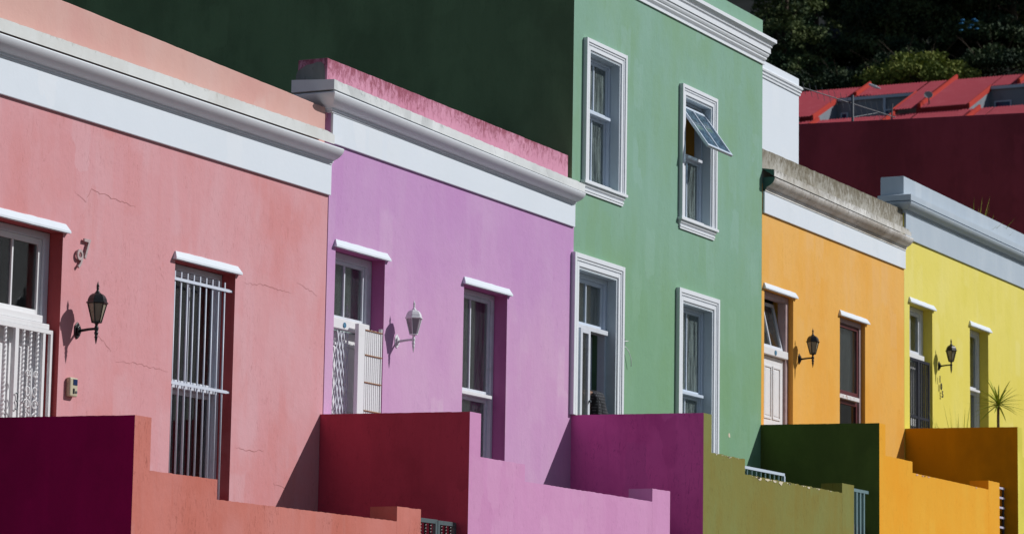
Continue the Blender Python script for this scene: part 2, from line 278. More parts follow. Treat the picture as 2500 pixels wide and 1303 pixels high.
# ------------------------------------------------------------------ mesh helpers
ORG = {}
class MB:
    def __init__(s): s.v = []; s.f = []; s.m = []
    def face(s, idx, mi=0): s.f.append(tuple(idx)); s.m.append(mi)
    def quad(s, a, b, c, d, mi=0):
        n = len(s.v); s.v += [a, b, c, d]; s.face((n, n + 1, n + 2, n + 3), mi); return s
    def poly(s, pts, mi=0):
        n = len(s.v); s.v += list(pts); s.face(range(n, n + len(pts)), mi); return s
    def box(s, x0, x1, y0, y1, z0, z1, mi=0, left=None):
        n = len(s.v)
        s.v += [(x0, y0, z0), (x1, y0, z0), (x1, y1, z0), (x0, y1, z0), (x0, y0, z1), (x1, y0, z1), (x1, y1, z1), (x0, y1, z1)]
        for k, q in enumerate(((0, 3, 2, 1), (4, 5, 6, 7), (0, 1, 5, 4), (1, 2, 6, 5), (2, 3, 7, 6), (3, 0, 4, 7))):
            s.face([n + i for i in q], left if (k == 5 and left is not None) else mi)
        return s
    def extr_y(s, poly, y0, y1, mi=0, left=None):
        """polygon in xz (counter-clockwise seen from the street) extruded along y"""
        n = len(s.v); k = len(poly)
        s.v += [(x, y0, z) for x, z in poly] + [(x, y1, z) for x, z in poly]
        s.face([n + i for i in range(k)], mi); s.face([n + k + i for i in reversed(range(k))], mi)
        for i in range(k):
            j = (i + 1) % k; mm = mi
            if left is not None and poly[j][1] < poly[i][1] - 0.3 and abs(poly[j][0] - poly[i][0]) < 0.02 and min(poly[i][0], poly[j][0]) < min(p[0] for p in poly) + 0.03: mm = left
            s.face((n + i, n + k + i, n + k + j, n + j), mm)
        return s
    def tube(s, pts, r, k=8, mi=0, cap=True, r1=None):
        pts = [Vector(p) for p in pts]; n0 = len(s.v); up = Vector((0.13, 0.21, 0.97))
        for i, p in enumerate(pts):
            d = (pts[min(i + 1, len(pts) - 1)] - pts[max(i - 1, 0)]).normalized()
            u = up if abs(d.dot(up)) < 0.9 else Vector((1, 0.1, 0))
            a = d.cross(u).normalized(); b = d.cross(a)
            rr = r if r1 is None else r + (r1 - r) * i / (len(pts) - 1)
            for j in range(k):
                t = 2 * math.pi * j / k + 0.4
                s.v.append(tuple(p + rr * (math.cos(t) * a + math.sin(t) * b)))
        for i in range(len(pts) - 1):
            for j in range(k):
                a = n0 + i * k + j; b = n0 + i * k + (j + 1) % k
                s.face((a, b, b + k, a + k), mi)
        if cap:
            s.face([n0 + j for j in reversed(range(k))], mi); s.face([n0 + (len(pts) - 1) * k + j for j in range(k)], mi)
        return s
    def lathe(s, cx, cy, prof, k=16, mi=0, rot=0.0):
        """prof: (radius, z) from bottom to top about a vertical axis"""
        n0 = len(s.v)
        for r, z in prof:
            for j in range(k):
                t = 2 * math.pi * j / k + rot
                s.v.append((cx + r * math.cos(t), cy + r * math.sin(t), z))
        for i in range(len(prof) - 1):
            for j in range(k):
                a = n0 + i * k + j; b = n0 + i * k + (j + 1) % k
                s.face((a, b, b + k, a + k), mi)
        s.face([n0 + j for j in reversed(range(k))], mi); s.face([n0 + (len(prof) - 1) * k + j for j in range(k)], mi)
        return s
    def twist(s, x, y, z0, z1, w=0.008, pitch=0.09, mi=0):
        """square bar twisted about its own axis"""
        n = max(8, int((z1 - z0) / pitch * 8)); n0 = len(s.v)
        for i in range(n + 1):
            z = z0 + (z1 - z0) * i / n; a = (z - z0) / pitch * math.pi
            for j in range(4):
                t = a + math.pi / 4 + j * math.pi / 2
                s.v.append((x + w * 1.4 * math.cos(t), y + w * 1.4 * math.sin(t), z))
        for i in range(n):
            for j in range(4):
                a = n0 + i * 4 + j; b = n0 + i * 4 + (j + 1) % 4
                s.face((a, b, b + 4, a + 4), mi)
        return s
    def frame(s, x0, x1, z0, z1, y0, y1, w, wb=None, wt=None, mi=0):
        wb = wb or w; wt = wt or w
        s.box(x0, x0 + w, y0, y1, z0, z1, mi); s.box(x1 - w, x1, y0, y1, z0, z1, mi)
        s.box(x0 + w, x1 - w, y0, y1, z0, z0 + wb, mi); s.box(x0 + w, x1 - w, y0, y1, z1 - wt, z1, mi)
        return s
    def build(s, name, mats, parent=None, smooth=False, bevel=0.0, org=None):
        o_ = org if org is not None else (ORG[parent.name] if parent is not None else Vector((0, 0, 0)))
        o_ = Vector(o_)
        me = bpy.data.meshes.new(name)
        arr = [(x - o_.x, y - o_.y, z - o_.z) for x, y, z in s.v]
        me.from_pydata(arr, [], s.f); me.update()
        if not isinstance(mats, (list, tuple)): mats = [mats]
        for mm in mats: me.materials.append(mm)
        me.polygons.foreach_set('material_index', s.m)
        if smooth: me.polygons.foreach_set('use_smooth', [True] * len(me.polygons))
        ob = bpy.data.objects.new(name, me); COL.objects.link(ob)
        if parent is not None: ob.parent = parent
        else: ob.location = o_
        if bevel:
            bv = ob.modifiers.new('bevel', 'BEVEL'); bv.width = bevel; bv.segments = 2; bv.limit_method = 'ANGLE'; bv.angle_limit = rad(40)
        ORG[ob.name] = o_
        return ob

def tag(o, label=None, cat=None, group=None, kind=None):
    for k, v in (('label', label), ('category', cat), ('group', group), ('kind', kind)):
        if v: o[k] = v
    return o
def thing(name, loc, label, cat, group=None):
    o = bpy.data.objects.new(name, None); COL.objects.link(o); o.location = loc; o.empty_display_size = 0.2
    ORG[o.name] = Vector(loc); return tag(o, label, cat, group)

def weld(o, d=0.0005):
    import bmesh
    bm = bmesh.new(); bm.from_mesh(o.data); bmesh.ops.remove_doubles(bm, verts=bm.verts, dist=d)
    bmesh.ops.recalc_face_normals(bm, faces=bm.faces); bm.to_mesh(o.data); bm.free(); return o

# ------------------------------------------------------------------ ground, street
def gz(x):
    if x < 60: return -1.6 + 0.09 * x
    if x < 125: return 3.8 + (x - 60) * 0.26
    return 20.7 + (x - 125) * 0.40
def ground():
    xs = [-600, -200, -60, -20] + list(range(0, 60, 6)) + list(range(60, 126, 5)) + list(range(130, 300, 4)) + [320, 380, 500, 700]
    ys = [-900, -400, -150, -60, -20, 0, 13, 26, 34] + list(range(38, 100, 3)) + [120, 200, 400, 900]
    mb = MB(); rng = random.Random(3)
    for x in xs:
        for y in ys:
            z = gz(x) - 0.25
            if x < -20: z = -3.4 - 0.25 + 0.09 * (x + 20) * 0.4
            if x > 135: z += rng.uniform(-0.5, 0.5)
            if x > 300: z = gz(300) + (x - 300) * 0.25
            if x < 57 and 13 <= y <= 34: z -= 1.0
            mb.v.append((x, y, z))
    n = len(ys)
    for i in range(len(xs) - 1):
        for j in range(n - 1):
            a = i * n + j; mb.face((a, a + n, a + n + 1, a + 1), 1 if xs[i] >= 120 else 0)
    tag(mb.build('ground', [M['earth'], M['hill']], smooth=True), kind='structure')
ground()
def strip(name, mat, y0, y1, dz, thick, x0=-60, x1=59.9):
    mb = MB(); n = 24
    for i in range(n + 1):
        x = x0 + (x1 - x0) * i / n; z = gz(x) + dz
        mb.v += [(x, y0, z), (x, y1, z), (x, y1, z - thick), (x, y0, z - thick)]
    for i in range(n):
        a = i * 4
        for j in range(4):
            k = (j + 1) % 4; mb.face((a + j, a + 4 + j, a + 4 + k, a + k))
    mb.face((0, 1, 2, 3)); e = n * 4; mb.face((e + 3, e + 2, e + 1, e))
    return tag(weld(mb.build(name, mat)), kind='structure')
strip('road', M['asphalt'], 3.0, 11.4, -0.13, 0.3)
strip('kerb', M['paving'], 11.4, 11.55, 0.004, 0.4)
strip('pavement', M['paving'], 11.55, 13.38, 0.0, 0.35)
strip('opposite_kerb', M['paving'], 2.85, 3.0, 0.004, 0.4)
strip('opposite_pavement', M['paving'], -0.6, 2.85, 0.0, 0.35)

# ------------------------------------------------------------------ houses
YF = 15.0
def facade_wall(root, x0, x1, zb, zt, ops, mats, yb, yf=YF, rdepth=0.30, slope=0.0, left_mi=0, rmi=0):
    """front with openings and their reveals, and the two flanks and the back; ops: (x0,x1,z0,z1)"""
    mb = MB()
    xs = sorted({x0, x1} | {o[0] for o in ops} | {o[1] for o in ops}); zs = sorted({zb, zt} | {o[2] for o in ops} | {o[3] for o in ops})
    for i in range(len(xs) - 1):
        for j in range(len(zs) - 1):
            cx = (xs[i] + xs[i + 1]) / 2; cz = (zs[j] + zs[j + 1]) / 2
            if any(o[0] < cx < o[1] and o[2] < cz < o[3] for o in ops): continue
            mb.quad((xs[i], yf, zs[j]), (xs[i + 1], yf, zs[j]), (xs[i + 1], yf, zs[j + 1]), (xs[i], yf, zs[j + 1]))
    yr = yf + rdepth
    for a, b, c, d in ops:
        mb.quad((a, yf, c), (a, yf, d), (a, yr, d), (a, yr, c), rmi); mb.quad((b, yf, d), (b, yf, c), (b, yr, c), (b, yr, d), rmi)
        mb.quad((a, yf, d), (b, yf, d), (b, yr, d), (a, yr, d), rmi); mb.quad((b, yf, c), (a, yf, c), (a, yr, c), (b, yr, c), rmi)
    mb.quad((x0, yb, zb), (x0, yf, zb), (x0, yf, zt), (x0, yb, zt), left_mi)
    mb.quad((x1, yf, zb), (x1, yb, zb), (x1, yb, zt), (x1, yf, zt))
    mb.quad((x1, yb, zb), (x0, yb, zb), (x0, yb, zt), (x1, yb, zt))
    return weld(mb.build('wall', mats, root, bevel=0.005))

def cornice(root, x0, x1, yc, prof, mat, lret=True, rret=True, yb=15.37, dz=0.0, name='cornice', lmat=None, smooth=False, so=1.0, dzb=None, sr=1.0):
    """moulding profile [(out, z)] bottom to top swept along the front with mitred returns; dz = rise of the right end"""
    mb = MB(); path = []
    z0_, z1_ = prof[0][1], prof[-1][1]; dz_ = dz
    for out, z in prof:
        row = []; dz = dz_ if dzb is None else dzb + (dz_ - dzb) * (z - z0_) / (z1_ - z0_); ox = out * so; orr = out * sr
        if lret: row.append((x0 - ox, yb, z)); row.append((x0 - ox, yc - out, z))
        else: row.append((x0, yc - out, z))
        if rret: row.append((x1 + orr, yc - out, z + dz)); row.append((x1 + orr, yb, z + dz))
        else: row.append((x1, yc - out, z + dz))
        path.append(row)
    k = len(path[0])
    for r in path: mb.v += r
    for i in range(len(path) - 1):
        for j in range(k - 1):
            a = i * k + j; mb.face((a, a + 1, a + k + 1, a + k), 0)
    # top cover and the closing faces at unreturned ends
    top = (len(path) - 1) * k
    T = path[-1]
    if lret and rret: mb.face([top + j for j in range(k)])
    else:
        fl = T[(1 if lret else 0):(len(T) - (1 if rret else 0))]
        mb.quad(fl[0], fl[-1], (fl[-1][0], yc + 0.05, fl[-1][2]), (fl[0][0], yc + 0.05, fl[0][2]))
    if not lret:
        pts = [path[i][0] for i in range(len(path))]; mb.poly([(pts[0][0], yc + 0.05, pts[0][2])] + pts + [(pts[-1][0], yc + 0.05, pts[-1][2])], 1 if lmat else 0)
    if not rret:
        pts = [path[i][-1] for i in range(len(path))]; mb.poly([(pts[0][0], yc + 0.05, pts[0][2])] + pts + [(pts[-1][0], yc + 0.05, pts[-1][2])])
    bt = path[0]
    fb = bt[(1 if lret else 0):(len(bt) - (1 if rret else 0))]
    mb.quad(fb[0], fb[-1], (fb[-1][0], yc + 0.05, fb[-1][2]), (fb[0][0], yc + 0.05, fb[0][2]))
    o = mb.build(name, [mat] + ([lmat] if lmat else []), root)
    if smooth:
        for p in o.data.polygons: p.use_smooth = True
        o.modifiers.new('es', 'EDGE_SPLIT').split_angle = rad(32)
    return o

def cyma(z0, z1, o0, o1):
    """rounded lip above, undercut below"""
    pr = []
    for i in range(15):
        t = i / 14
        out = o0 + (o1 - o0) * (1 - (1 - t) ** 2.1) ** 0.8
        if t > 0.86: out -= (o1 - o0) * 0.22 * ((t - 0.86) / 0.14) ** 2
        pr.append((out, z0 + (z1 - z0) * t))
    return pr

def parapet(root, x0, x1, y0, y1, zb, ztl, ztr, mat, endmats=None, jit=0.004):
    rng = random.Random(int(x0 * 10)); mb = MB(); n = 60
    P = [(x0, zb), (x1, zb)] + [(x1 + (x0 - x1) * i / n, ztr + (ztl - ztr) * i / n + (rng.uniform(-jit, jit) if 0 < i < n else 0)) for i in range(n + 1)]
    mb.extr_y(P, y0, y1, 0, left=(1 if endmats else None))
    return mb.build('parapet', [mat] + (endmats or []), root, bevel=0.008)

def hood(root, x0, x1, zb, h=0.080, p=0.045, mat=None):
    """small sloping plaster hood over an opening"""
    rng = random.Random(int(x0 * 100)); mb = MB(); n = 10; e = 0.035
    rows = []
    for i in range(n + 1):
        t = i / n; xb = x0 + (x1 - x0) * t; xt = x0 + e + (x1 - x0 - 2 * e) * t; j = rng.uniform(-0.003, 0.003)
        rows.append([(xb, YF - 0.001, zb), (xb, YF - p + j, zb), (xb, YF - p + j, zb + 0.018), (xt, YF - 0.012, zb + h + j), (xt, YF + 0.005, zb + h)])
    for r in rows: mb.v += r
    for i in range(n):
        for j in range(4):
            a = i * 5 + j; mb.face((a, a + 5, a + 6, a + 1))
    mb.face((0, 1, 2, 3, 4)); q = n * 5; mb.face((q + 4, q + 3, q + 2, q + 1, q))
    return mb.build('window_hood', mat or M['white'], root)

def sash(parent, x0, x1, z0, z1, y, d, w, mat, munt=True, glassmat=None, name='sash', wb=None):
    mb = MB().frame(x0, x1, z0, z1, y, y + d, w, wb)
    if munt: mb.box((x0 + x1) / 2 - 0.011, (x0 + x1) / 2 + 0.011, y + 0.004, y + d - 0.004, z0 + (wb or w), z1 - w)
    s_ = mb.build(name, mat, parent, bevel=0.003)
    MB().box(x0 + w * 0.6, x1 - w * 0.6, y + d * 0.5 - 0.002, y + d * 0.5 + 0.002, z0 + w * 0.6, z1 - w * 0.6).build('pane', glassmat or M['glass'], parent)
    return s_

def curtain(root, x0, x1, z0, z1, y, mat, amp=0.018, folds=9, split=None, name='curtain'):
    mb = MB(); n = 90; rng = random.Random(int(x0 * 77 + z0 * 13)); ph = [rng.uniform(0, 6) for _ in range(3)]
    for i in range(n + 1):
        t = i / n; x = x0 + (x1 - x0) * t
        yy = y + amp * (math.sin(t * folds * 6.28 + ph[0] + 1.5 * math.sin(t * 9 + ph[1]))) + amp * 0.4 * math.sin(t * 31 + ph[2])
        for z in (z0, z1): mb.v.append((x, yy, z))
    for i in range(n): a = 2 * i; mb.face((a, a + 2, a + 3, a + 1))
    return mb.build(name, mat, root, smooth=True)

def hung_window(root, x0, x1, z0, z1, zm, y, mats, zlow=None, munt=(True, True), gl=('glass', 'glass'), lip=0.035, fw_=0.055, sw=0.04, liptag=None):
    """box frame with an upper and a lower sash and a projecting meeting rail"""
    fm, sm = mats
    w = MB().frame(x0, x1, z0, z1, y, y + 0.10, fw_, 0.05).build('window', fm, root, bevel=0.004)
    a, b = x0 + fw_ + 0.002, x1 - fw_ - 0.002
    sash(w, a, b, zm + 0.012, z1 - fw_ - 0.002, y + 0.025, 0.04, sw, sm, munt[0], M[gl[0]])
    sash(w, a, b, z0 + 0.052, zm - 0.03, y + 0.045, 0.04, sw, sm, munt[1], M[gl[1]])
    MB().box(a - 0.01, b - 0.03, y - lip, y + 0.055, zm - 0.028, zm + 0.010).build('meeting_rail', liptag or sm, w, bevel=0.004)
    return w

def panel_door(root, x0, x1, z0, z1, y, mat, cols=2, rows=((0.10, 0.42), (0.50, 0.93))):
    d = MB().box(x0, x1, y, y + 0.045, z0, z1).build('door', mat, root, bevel=0.003)
    mb = MB(); W_ = (x1 - x0); H = z1 - z0
    for c in range(cols):
        a = x0 + W_ * (0.10 + c * 0.8 / cols) + 0.02; b = x0 + W_ * (0.10 + (c + 1) * 0.8 / cols) - 0.02
        for r0, r1 in rows:
            mb.frame(a, b, z0 + H * r0, z0 + H * r1, y - 0.014, y - 0.0005, 0.028)
            mb.box(a + 0.05, b - 0.05, y - 0.008, y - 0.0005, z0 + H * r0 + 0.05, z0 + H * r1 - 0.05)
    mb.build('door_moulding', mat, d, bevel=0.003)
    return d

def roof_slab(root, x0, x1, z, yb, y0=15.36):
    MB().box(x0 + 0.02, x1 - 0.02, y0, yb - 0.02, z - 0.18, z).build('roof', M['roofiron'], root)

def crack(root, pts, mat, w=0.006, seed=0):
    rng = random.Random(seed); P = []
    for (xa, za), (xb, zb) in zip(pts, pts[1:]):
        n = max(2, int(math.hypot(xb - xa, zb - za) / 0.035))
        for i in range(n): t = i / n; P.append((xa + (xb - xa) * t + rng.uniform(-.011, .011), za + (zb - za) * t + rng.uniform(-.011, .011)))
    P.append(pts[-1]); mb = MB(); N = len(P)
    for i, (x, z) in enumerate(P):
        ww = w * 0.5 * math.sin(math.pi * (i + .4) / N) * rng.uniform(.35, 1.3) + 0.0006
        mb.v += [(x, YF - 0.0015, z - ww), (x, YF - 0.0015, z + ww)]
    for i in range(N - 1): a = 2 * i; mb.face((a, a + 2, a + 3, a + 1))
    return mb.build('crack', mat, root)

def blob(root, cx, cz, r, mat, y=YF - 0.002, seed=1, sx=1.0, name='paint_chip'):
    rng = random.Random(seed); n = 16
    MB().poly([(cx + sx * r * rng.uniform(.6, 1.15) * math.cos(6.283 * i / n), y, cz + r * rng.uniform(.6, 1.15) * math.sin(6.283 * i / n)) for i in range(n)]).build(name, mat, root)

def disc(root, cx, cz, y, r, mat, name):
    n = 20; mb = MB(); mb.extr_y([(cx + r * math.cos(6.283 * i / n), cz + r * math.sin(6.283 * i / n)) for i in range(n)], y - 0.006, y)
    return mb.build(name, mat, root)

HG = 'single storey terraced houses in a row'
# ---- salmon house
xa, xb = 19.72, 25.46
h = thing('terraced_house', (xa, YF, 1.0), 'salmon pink house with peach parapet, white barred window and white iron gate', 'house')
ops = [(19.98, 20.965, 1.30, 3.885), (22.73, 23.77, 1.72, 3.895)]
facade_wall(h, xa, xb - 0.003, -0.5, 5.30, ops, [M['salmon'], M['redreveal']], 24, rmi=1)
MB().box(xa, xb + 0.01, YF - 0.03, YF - 0.0005, 4.915, 5.262).build('frieze', M['white'], h, bevel=0.006)
cornice(h, xa, xb, YF, [(0.030, 5.225), (0.038, 5.225), (0.038, 5.244), (0.052, 5.246), (0.052, 5.264), (0.056, 5.265)] + cyma(5.266, 5.385, 0.058, 0.175) + [(0.10, 5.387)], M['trim'], False, True, smooth=True, sr=0.02)
rng = random.Random(5)
mb = MB(); n = 120; fx1 = 25.28
for i in range(n + 1):
    x = xa + (fx1 - xa) * i / n; t_ = rng.uniform(-0.003, 0.002) - (0.02 * max(0, (i - 116) / 4) ** 2)
    mb.v += [(x, YF - 0.165, 5.396), (x, YF - 0.165, 5.508 + t_), (x, YF + 0.02, 5.53 + t_)]
for i in range(n):
    a = 3 * i; mb.face((a, a + 3, a + 4, a + 1)); mb.face((a + 1, a + 4, a + 5, a + 2))
mb.face((0, 1, 2)); a = 3 * n; mb.face((a + 2, a + 1, a))
mb.build('fascia', M['fascia_s'], h)
parapet(h, xa, 25.375, YF + 0.005, YF + 0.36, 5.2, 5.94, 5.80, M['peach'], jit=0.002)
roof_slab(h, xa, xb, 5.1, 24)
for o in ops: hood(h, o[0] - 0.05, o[1] + 0.055, o[3] - 0.004, mat=M['white'])
# barred sash window
w = hung_window(h, 22.735, 23.765, 1.722, 3.89, 2.765, 15.145, (M['frame_white'], M['frame_white']), gl=('glass_dark', 'glass_dark'), sw=0.045)
curtain(h, 22.8, 23.72, 1.75, 3.85, 15.42, M['curtain_dark'])
b = MB()
for i in range(9):
    x = 22.80 + i * 0.107; b.tube([(x, 15.045, 1.74), (x, 15.045, 3.80)], 0.0085, 8)
bw = b.build('window_bars', M['bars'], h, smooth=True)
for z in (3.725, 2.765): MB().box(22.74, 23.715, 15.024, 15.034, z - 0.014, z + 0.014).box(23.715, 23.768, 15.026, 15.030, z - 0.010, z + 0.010).build('crossbar', M['bars'], bw)
# door with fanlight behind the iron gate
DX0, DX1 = 19.985, 20.96
w = MB().frame(DX0, DX1, 1.30, 3.88, 15.135, 15.25, 0.075, 0.03, 0.06).build('window', M['frame_white'], h, bevel=0.004)
sash(w, DX0 + 0.077, DX1 - 0.077, 3.15, 3.818, 15.16, 0.045, 0.05, M['door_white'], True, M['glass_dark'])
MB().box(DX0 + 0.02, DX1 - 0.12, 15.09, 15.158, 3.085, 3.148).build('fanlight_sill', M['door_white'], w, bevel=0.006)
MB().box(DX0 + 0.0, DX1 - 0.06, 15.06, 15.134, 3.03, 3.078).build('transom', M['door_white'], w, bevel=0.006)
panel_door(h, DX0 + 0.078, DX1 - 0.078, 1.33, 3.028, 15.19, M['door_white'], 2)
curtain(h, 20.05, 20.9, 3.1, 3.85, 15.6, M['curtain_dark'])
g = MB().frame(DX0 + 0.01, DX1 - 0.02, 1.34, 3.026, 15.045, 15.075, 0.035).box(20.40, 20.45, 15.045, 15.075, 1.375, 2.991).box(DX1 - 0.16, DX1 - 0.125, 15.048, 15.072, 1.375, 2.991)
gate = g.build('security_gate', M['gatewhite'], h, bevel=0.002)
mb = MB()
for x in (20.07, 20.17, 20.275, 20.535, 20.635, 20.735): mb.twist(x, 15.06, 1.375, 2.991, 0.010, 0.075)
mb.build('twisted_bar', M['gatewhite'], gate)
def scroll(mb, cx, cz, r, a0, turns, y, rr=0.006, flip=1):
    pts = []
    for i in range(22):
        t = i / 21; a = a0 + flip * turns * 6.283 * t; q = r * (1 - 0.75 * t)
        pts.append((cx + q * math.cos(a), y, cz + q * math.sin(a)))
    mb.tube(pts, rr, 6)
mb = MB()
for s_ in (-1, 1):
    for cz, r, tn in ((2.62, 0.035, 1.2), (2.36, 0.05, 1.1), (2.10, 0.035, 1.2)):
        scroll(mb, 20.635 + s_ * 0.055, cz, r, math.pi / 2 - s_ * 1.57 + (0 if cz > 2.3 else 0.4), tn, 15.038, flip=s_)
    scroll(mb, 20.635 + s_ * 0.06, 2.48, 0.05, -math.pi / 2, 0.9, 15.038, flip=-s_)
    scroll(mb, 20.635 + s_ * 0.06, 2.24, 0.05, math.pi / 2, 0.9, 15.038, flip=s_)
mb.tube([(20.635, 15.038, 2.06), (20.635, 15.038, 2.67)], 0.007, 6)
mb.build('scrollwork', M['gatewhite'], gate, smooth=True)
mb = MB(); mb.tube([(20.425 + 0.018 * math.cos(a) * 1.0, 15.03, 2.405 + 0.034 * math.sin(a)) for a in np.linspace(2.2, -1.57, 12)] + [(20.425 + 0.02 * math.cos(a), 15.03, 2.335 + 0.036 * math.sin(a)) for a in np.linspace(1.57, -2.3, 12)], 0.005, 6)
mb.build('gate_handle', M['darkgate'], gate, smooth=True)
for i, c in enumerate(([(21.1, 4.27), (21.22, 4.23), (21.28, 4.20), (21.35, 4.32), (21.7, 4.30), (22.06, 4.27)], [(23.93, 3.83), (24.3, 3.86), (24.8, 3.84)], [(23.84, 2.26), (24.1, 2.24), (24.38, 2.27)], [(21.52, 3.06), (21.64, 3.01), (21.75, 2.93)], [(21.84, 2.86), (22.2, 2.87), (22.67, 2.85)], [(22.43, 4.01), (22.47, 3.8), (22.56, 3.66)], [(24.55, 1.96), (24.8, 1.93)], [(24.9, 3.97), (25.3, 3.88)])):
    crack(h, c, M['crack_s'], 0.005 if i in (0, 1, 2) else 0.0035, i)

# ---- lilac house
xa, xb = 25.47, 31.11
h = thing('terraced_house', (xa, YF, 1.5), 'lilac house with pink mildewed parapet and folded white security gate', 'house')
ops = [(25.63, 26.65, 1.85, 4.42), (28.42, 29.46, 2.28, 4.41)]
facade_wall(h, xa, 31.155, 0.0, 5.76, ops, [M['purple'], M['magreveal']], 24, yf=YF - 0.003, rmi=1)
zL = 0.0
MB().extr_y([(xa, 5.452), (xb + 0.03, 5.428), (xb + 0.03, 5.70), (xa, 5.79)], YF - 0.03, YF - 0.0005).build('frieze', M['white'], h, bevel=0.006)
cornice(h, xa + 0.01, xb, YF, [(0.030, 5.762), (0.038, 5.762), (0.038, 5.782), (0.052, 5.784), (0.052, 5.802), (0.056, 5.804)] + cyma(5.806, 5.942, 0.058, 0.175) + [(0.10, 5.944)], M['trim'], True, True, dz=-0.115, dzb=-0.075, so=1.35, sr=0.02, yb=15.33, smooth=True)
rng = random.Random(6); mb = MB(); n = 120; fx0, fx1 = xa + 0.01 - 0.235, xb - 0.0
for i in range(n + 1):
    x = fx0 + (fx1 - fx0) * i / n; dz = -0.125 * i / n; t_ = rng.uniform(-0.005, 0.004)
    mb.v += [(x, YF - 0.165, 5.953 + dz), (x, YF - 0.165, 6.05 + dz + t_), (x, YF + 0.335, 6.08 + dz + t_), (x, YF + 0.335, 5.953 + dz)]
for i in range(n):
    a = 4 * i
    for j in range(3): mb.face((a + j, a + 4 + j, a + 5 + j, a + 1 + j))
    mb.face((a + 3, a + 7, a + 4, a))
mb.face((0, 1, 2, 3), 1); a = 4 * n; mb.face((a + 3, a + 2, a + 1, a))
mb.build('fascia', [M['fascia_p'], M['trim']], h)
pp = parapet(h, 25.43, 31.045, YF + 0.03, YF + 0.375, 5.7, 6.325, 6.275, M['pinkpar'], [M['pinkpar']], jit=0.0025)
mb = MB(); rng = random.Random(4)
pts = [(15.05, 6.10), (15.395, 6.10), (15.395, 6.16), (15.38, 6.21), (15.33, 6.235), (15.28, 6.265), (15.2, 6.275), (15.15, 6.29), (15.10, 6.285), (15.07, 6.26), (15.055, 6.2)]
mb.poly([(25.4275, y, z) for y, z in pts]); mb.build('bare_cement', M['cement'], h)
roof_slab(h, xa, xb, 5.6, 24)
for o in ops: hood(h, o[0] - 0.05, o[1] + 0.065, o[3] - 0.004)
w = MB().frame(25.635, 26.645, 1.88, 4.415, 15.15, 15.26, 0.10, 0.03, 0.075).build('window', M['frame_white'], h, bevel=0.004)
sash(w, 25.737, 26.543, 3.74, 4.338, 15.175, 0.045, 0.035, M['frame_white'], True, M['glass'])
MB().box(25.66, 26.54, 15.10, 15.174, 3.63, 3.735).build('transom', M['door_white'], w, bevel=0.006)
curtain(h, 25.7, 26.6, 3.6, 4.36, 15.275, M['curtain_teal'], 0.006, 3)
disc(h, 26.02, 3.675, 15.099, 0.028, M['blueplate'], 'number_plate')
panel_door(h, 25.738, 26.54, 1.91, 3.627, 15.20, M['door_white'], 2)
# stretched trellis gate and its folded half
t = MB()
for k in range(4):
    for r in range(9):
        x = 25.95 + k * 0.062; z0 = 1.95 + r * 0.185
        for s_ in (-1, 1):
            xx0, xx1 = (x - 0.028, x + 0.028) if s_ > 0 else (x + 0.028, x - 0.028)
            yy = 15.125 + 0.004 * s_
            t.poly([(xx0 - .008, yy, z0), (xx0 + .008, yy, z0), (xx1 + .008, yy, z0 + 0.185), (xx1 - .008, yy, z0 + 0.185)])
tg = t.build('trellis_gate', M['frame_white'], h)
sol = tg.modifiers.new('sol', 'SOLIDIFY'); sol.thickness = 0.004
g = MB().box(26.15, 26.285, 15.005, 15.05, 1.9, 3.705)
sg = g.build('folded_gate', M['door_white'], h, bevel=0.003)
mb = MB()
for i in range(8):
    x = 26.305 + i * 0.040; mb.box(x, x + 0.026, 15.012, 15.03, 1.92, 3.66 + 0.006 * (i % 2))
mb.box(26.625, 26.642, 15.005, 15.04, 1.9, 3.70)
mb.build('gate_strip', M['gatewhite'], sg)
for z in (3.655, 3.40, 3.12, 2.83, 2.5, 2.2): MB().tube([(26.29, 15.006, z), (26.64, 15.006, z)], 0.007, 6).build('rusty_rod', M['rustdark'], sg)
hung_window(h, 28.425, 29.455, 2.285, 4.405, 3.265, 15.155, (M['frame_white'], M['frame_white']), munt=(True, False), liptag=M['door_white'])
curtain(h, 28.5, 29.4, 2.3, 4.35, 15.31, M['curtain_grey'], 0.02, 8)
for i, (x, z, r, sx) in enumerate(((29.62, 5.30, 0.09, 0.5), (29.6, 5.1, 0.13, 0.45), (30.55, 5.32, 0.035, 0.4))):
    pass

# ---- green two storey house
xa, xb = 31.113, 37.03
h = thing('two_storey_house', (xa, YF, 2.0), 'tall green two storey house with white moulded window surrounds', 'house')
WU = [(31.50, 32.365, 6.03, 7.61), (34.36, 35.215, 6.02, 7.60)]
WL = [(31.27, 32.335, 2.30, 4.965), (34.33, 35.30, 2.72, 4.94)]
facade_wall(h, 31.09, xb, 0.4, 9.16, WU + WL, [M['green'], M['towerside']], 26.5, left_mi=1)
MB().box(31.12, 36.99, YF + 0.36, 26.3, 8.55, 8.72).build('roof', M['roofiron'], h)
cornice(h, 31.09, xb, YF, [(0.0, 8.545), (0.022, 8.545), (0.022, 8.578), (0.012, 8.582), (0.03, 8.60), (0.045, 8.62), (0.045, 8.642), (0.055, 8.648), (0.068, 8.67), (0.072, 8.69), (0.05, 8.70), (0.085, 8.702), (0.085, 8.765), (0.075, 8.768), (0.10, 8.785), (0.104, 8.80), (0.095, 8.808), (0.12, 8.83), (0.15, 8.85), (0.15, 8.895), (0.145, 8.90)], M['trim'], True, True, yb=15.35)
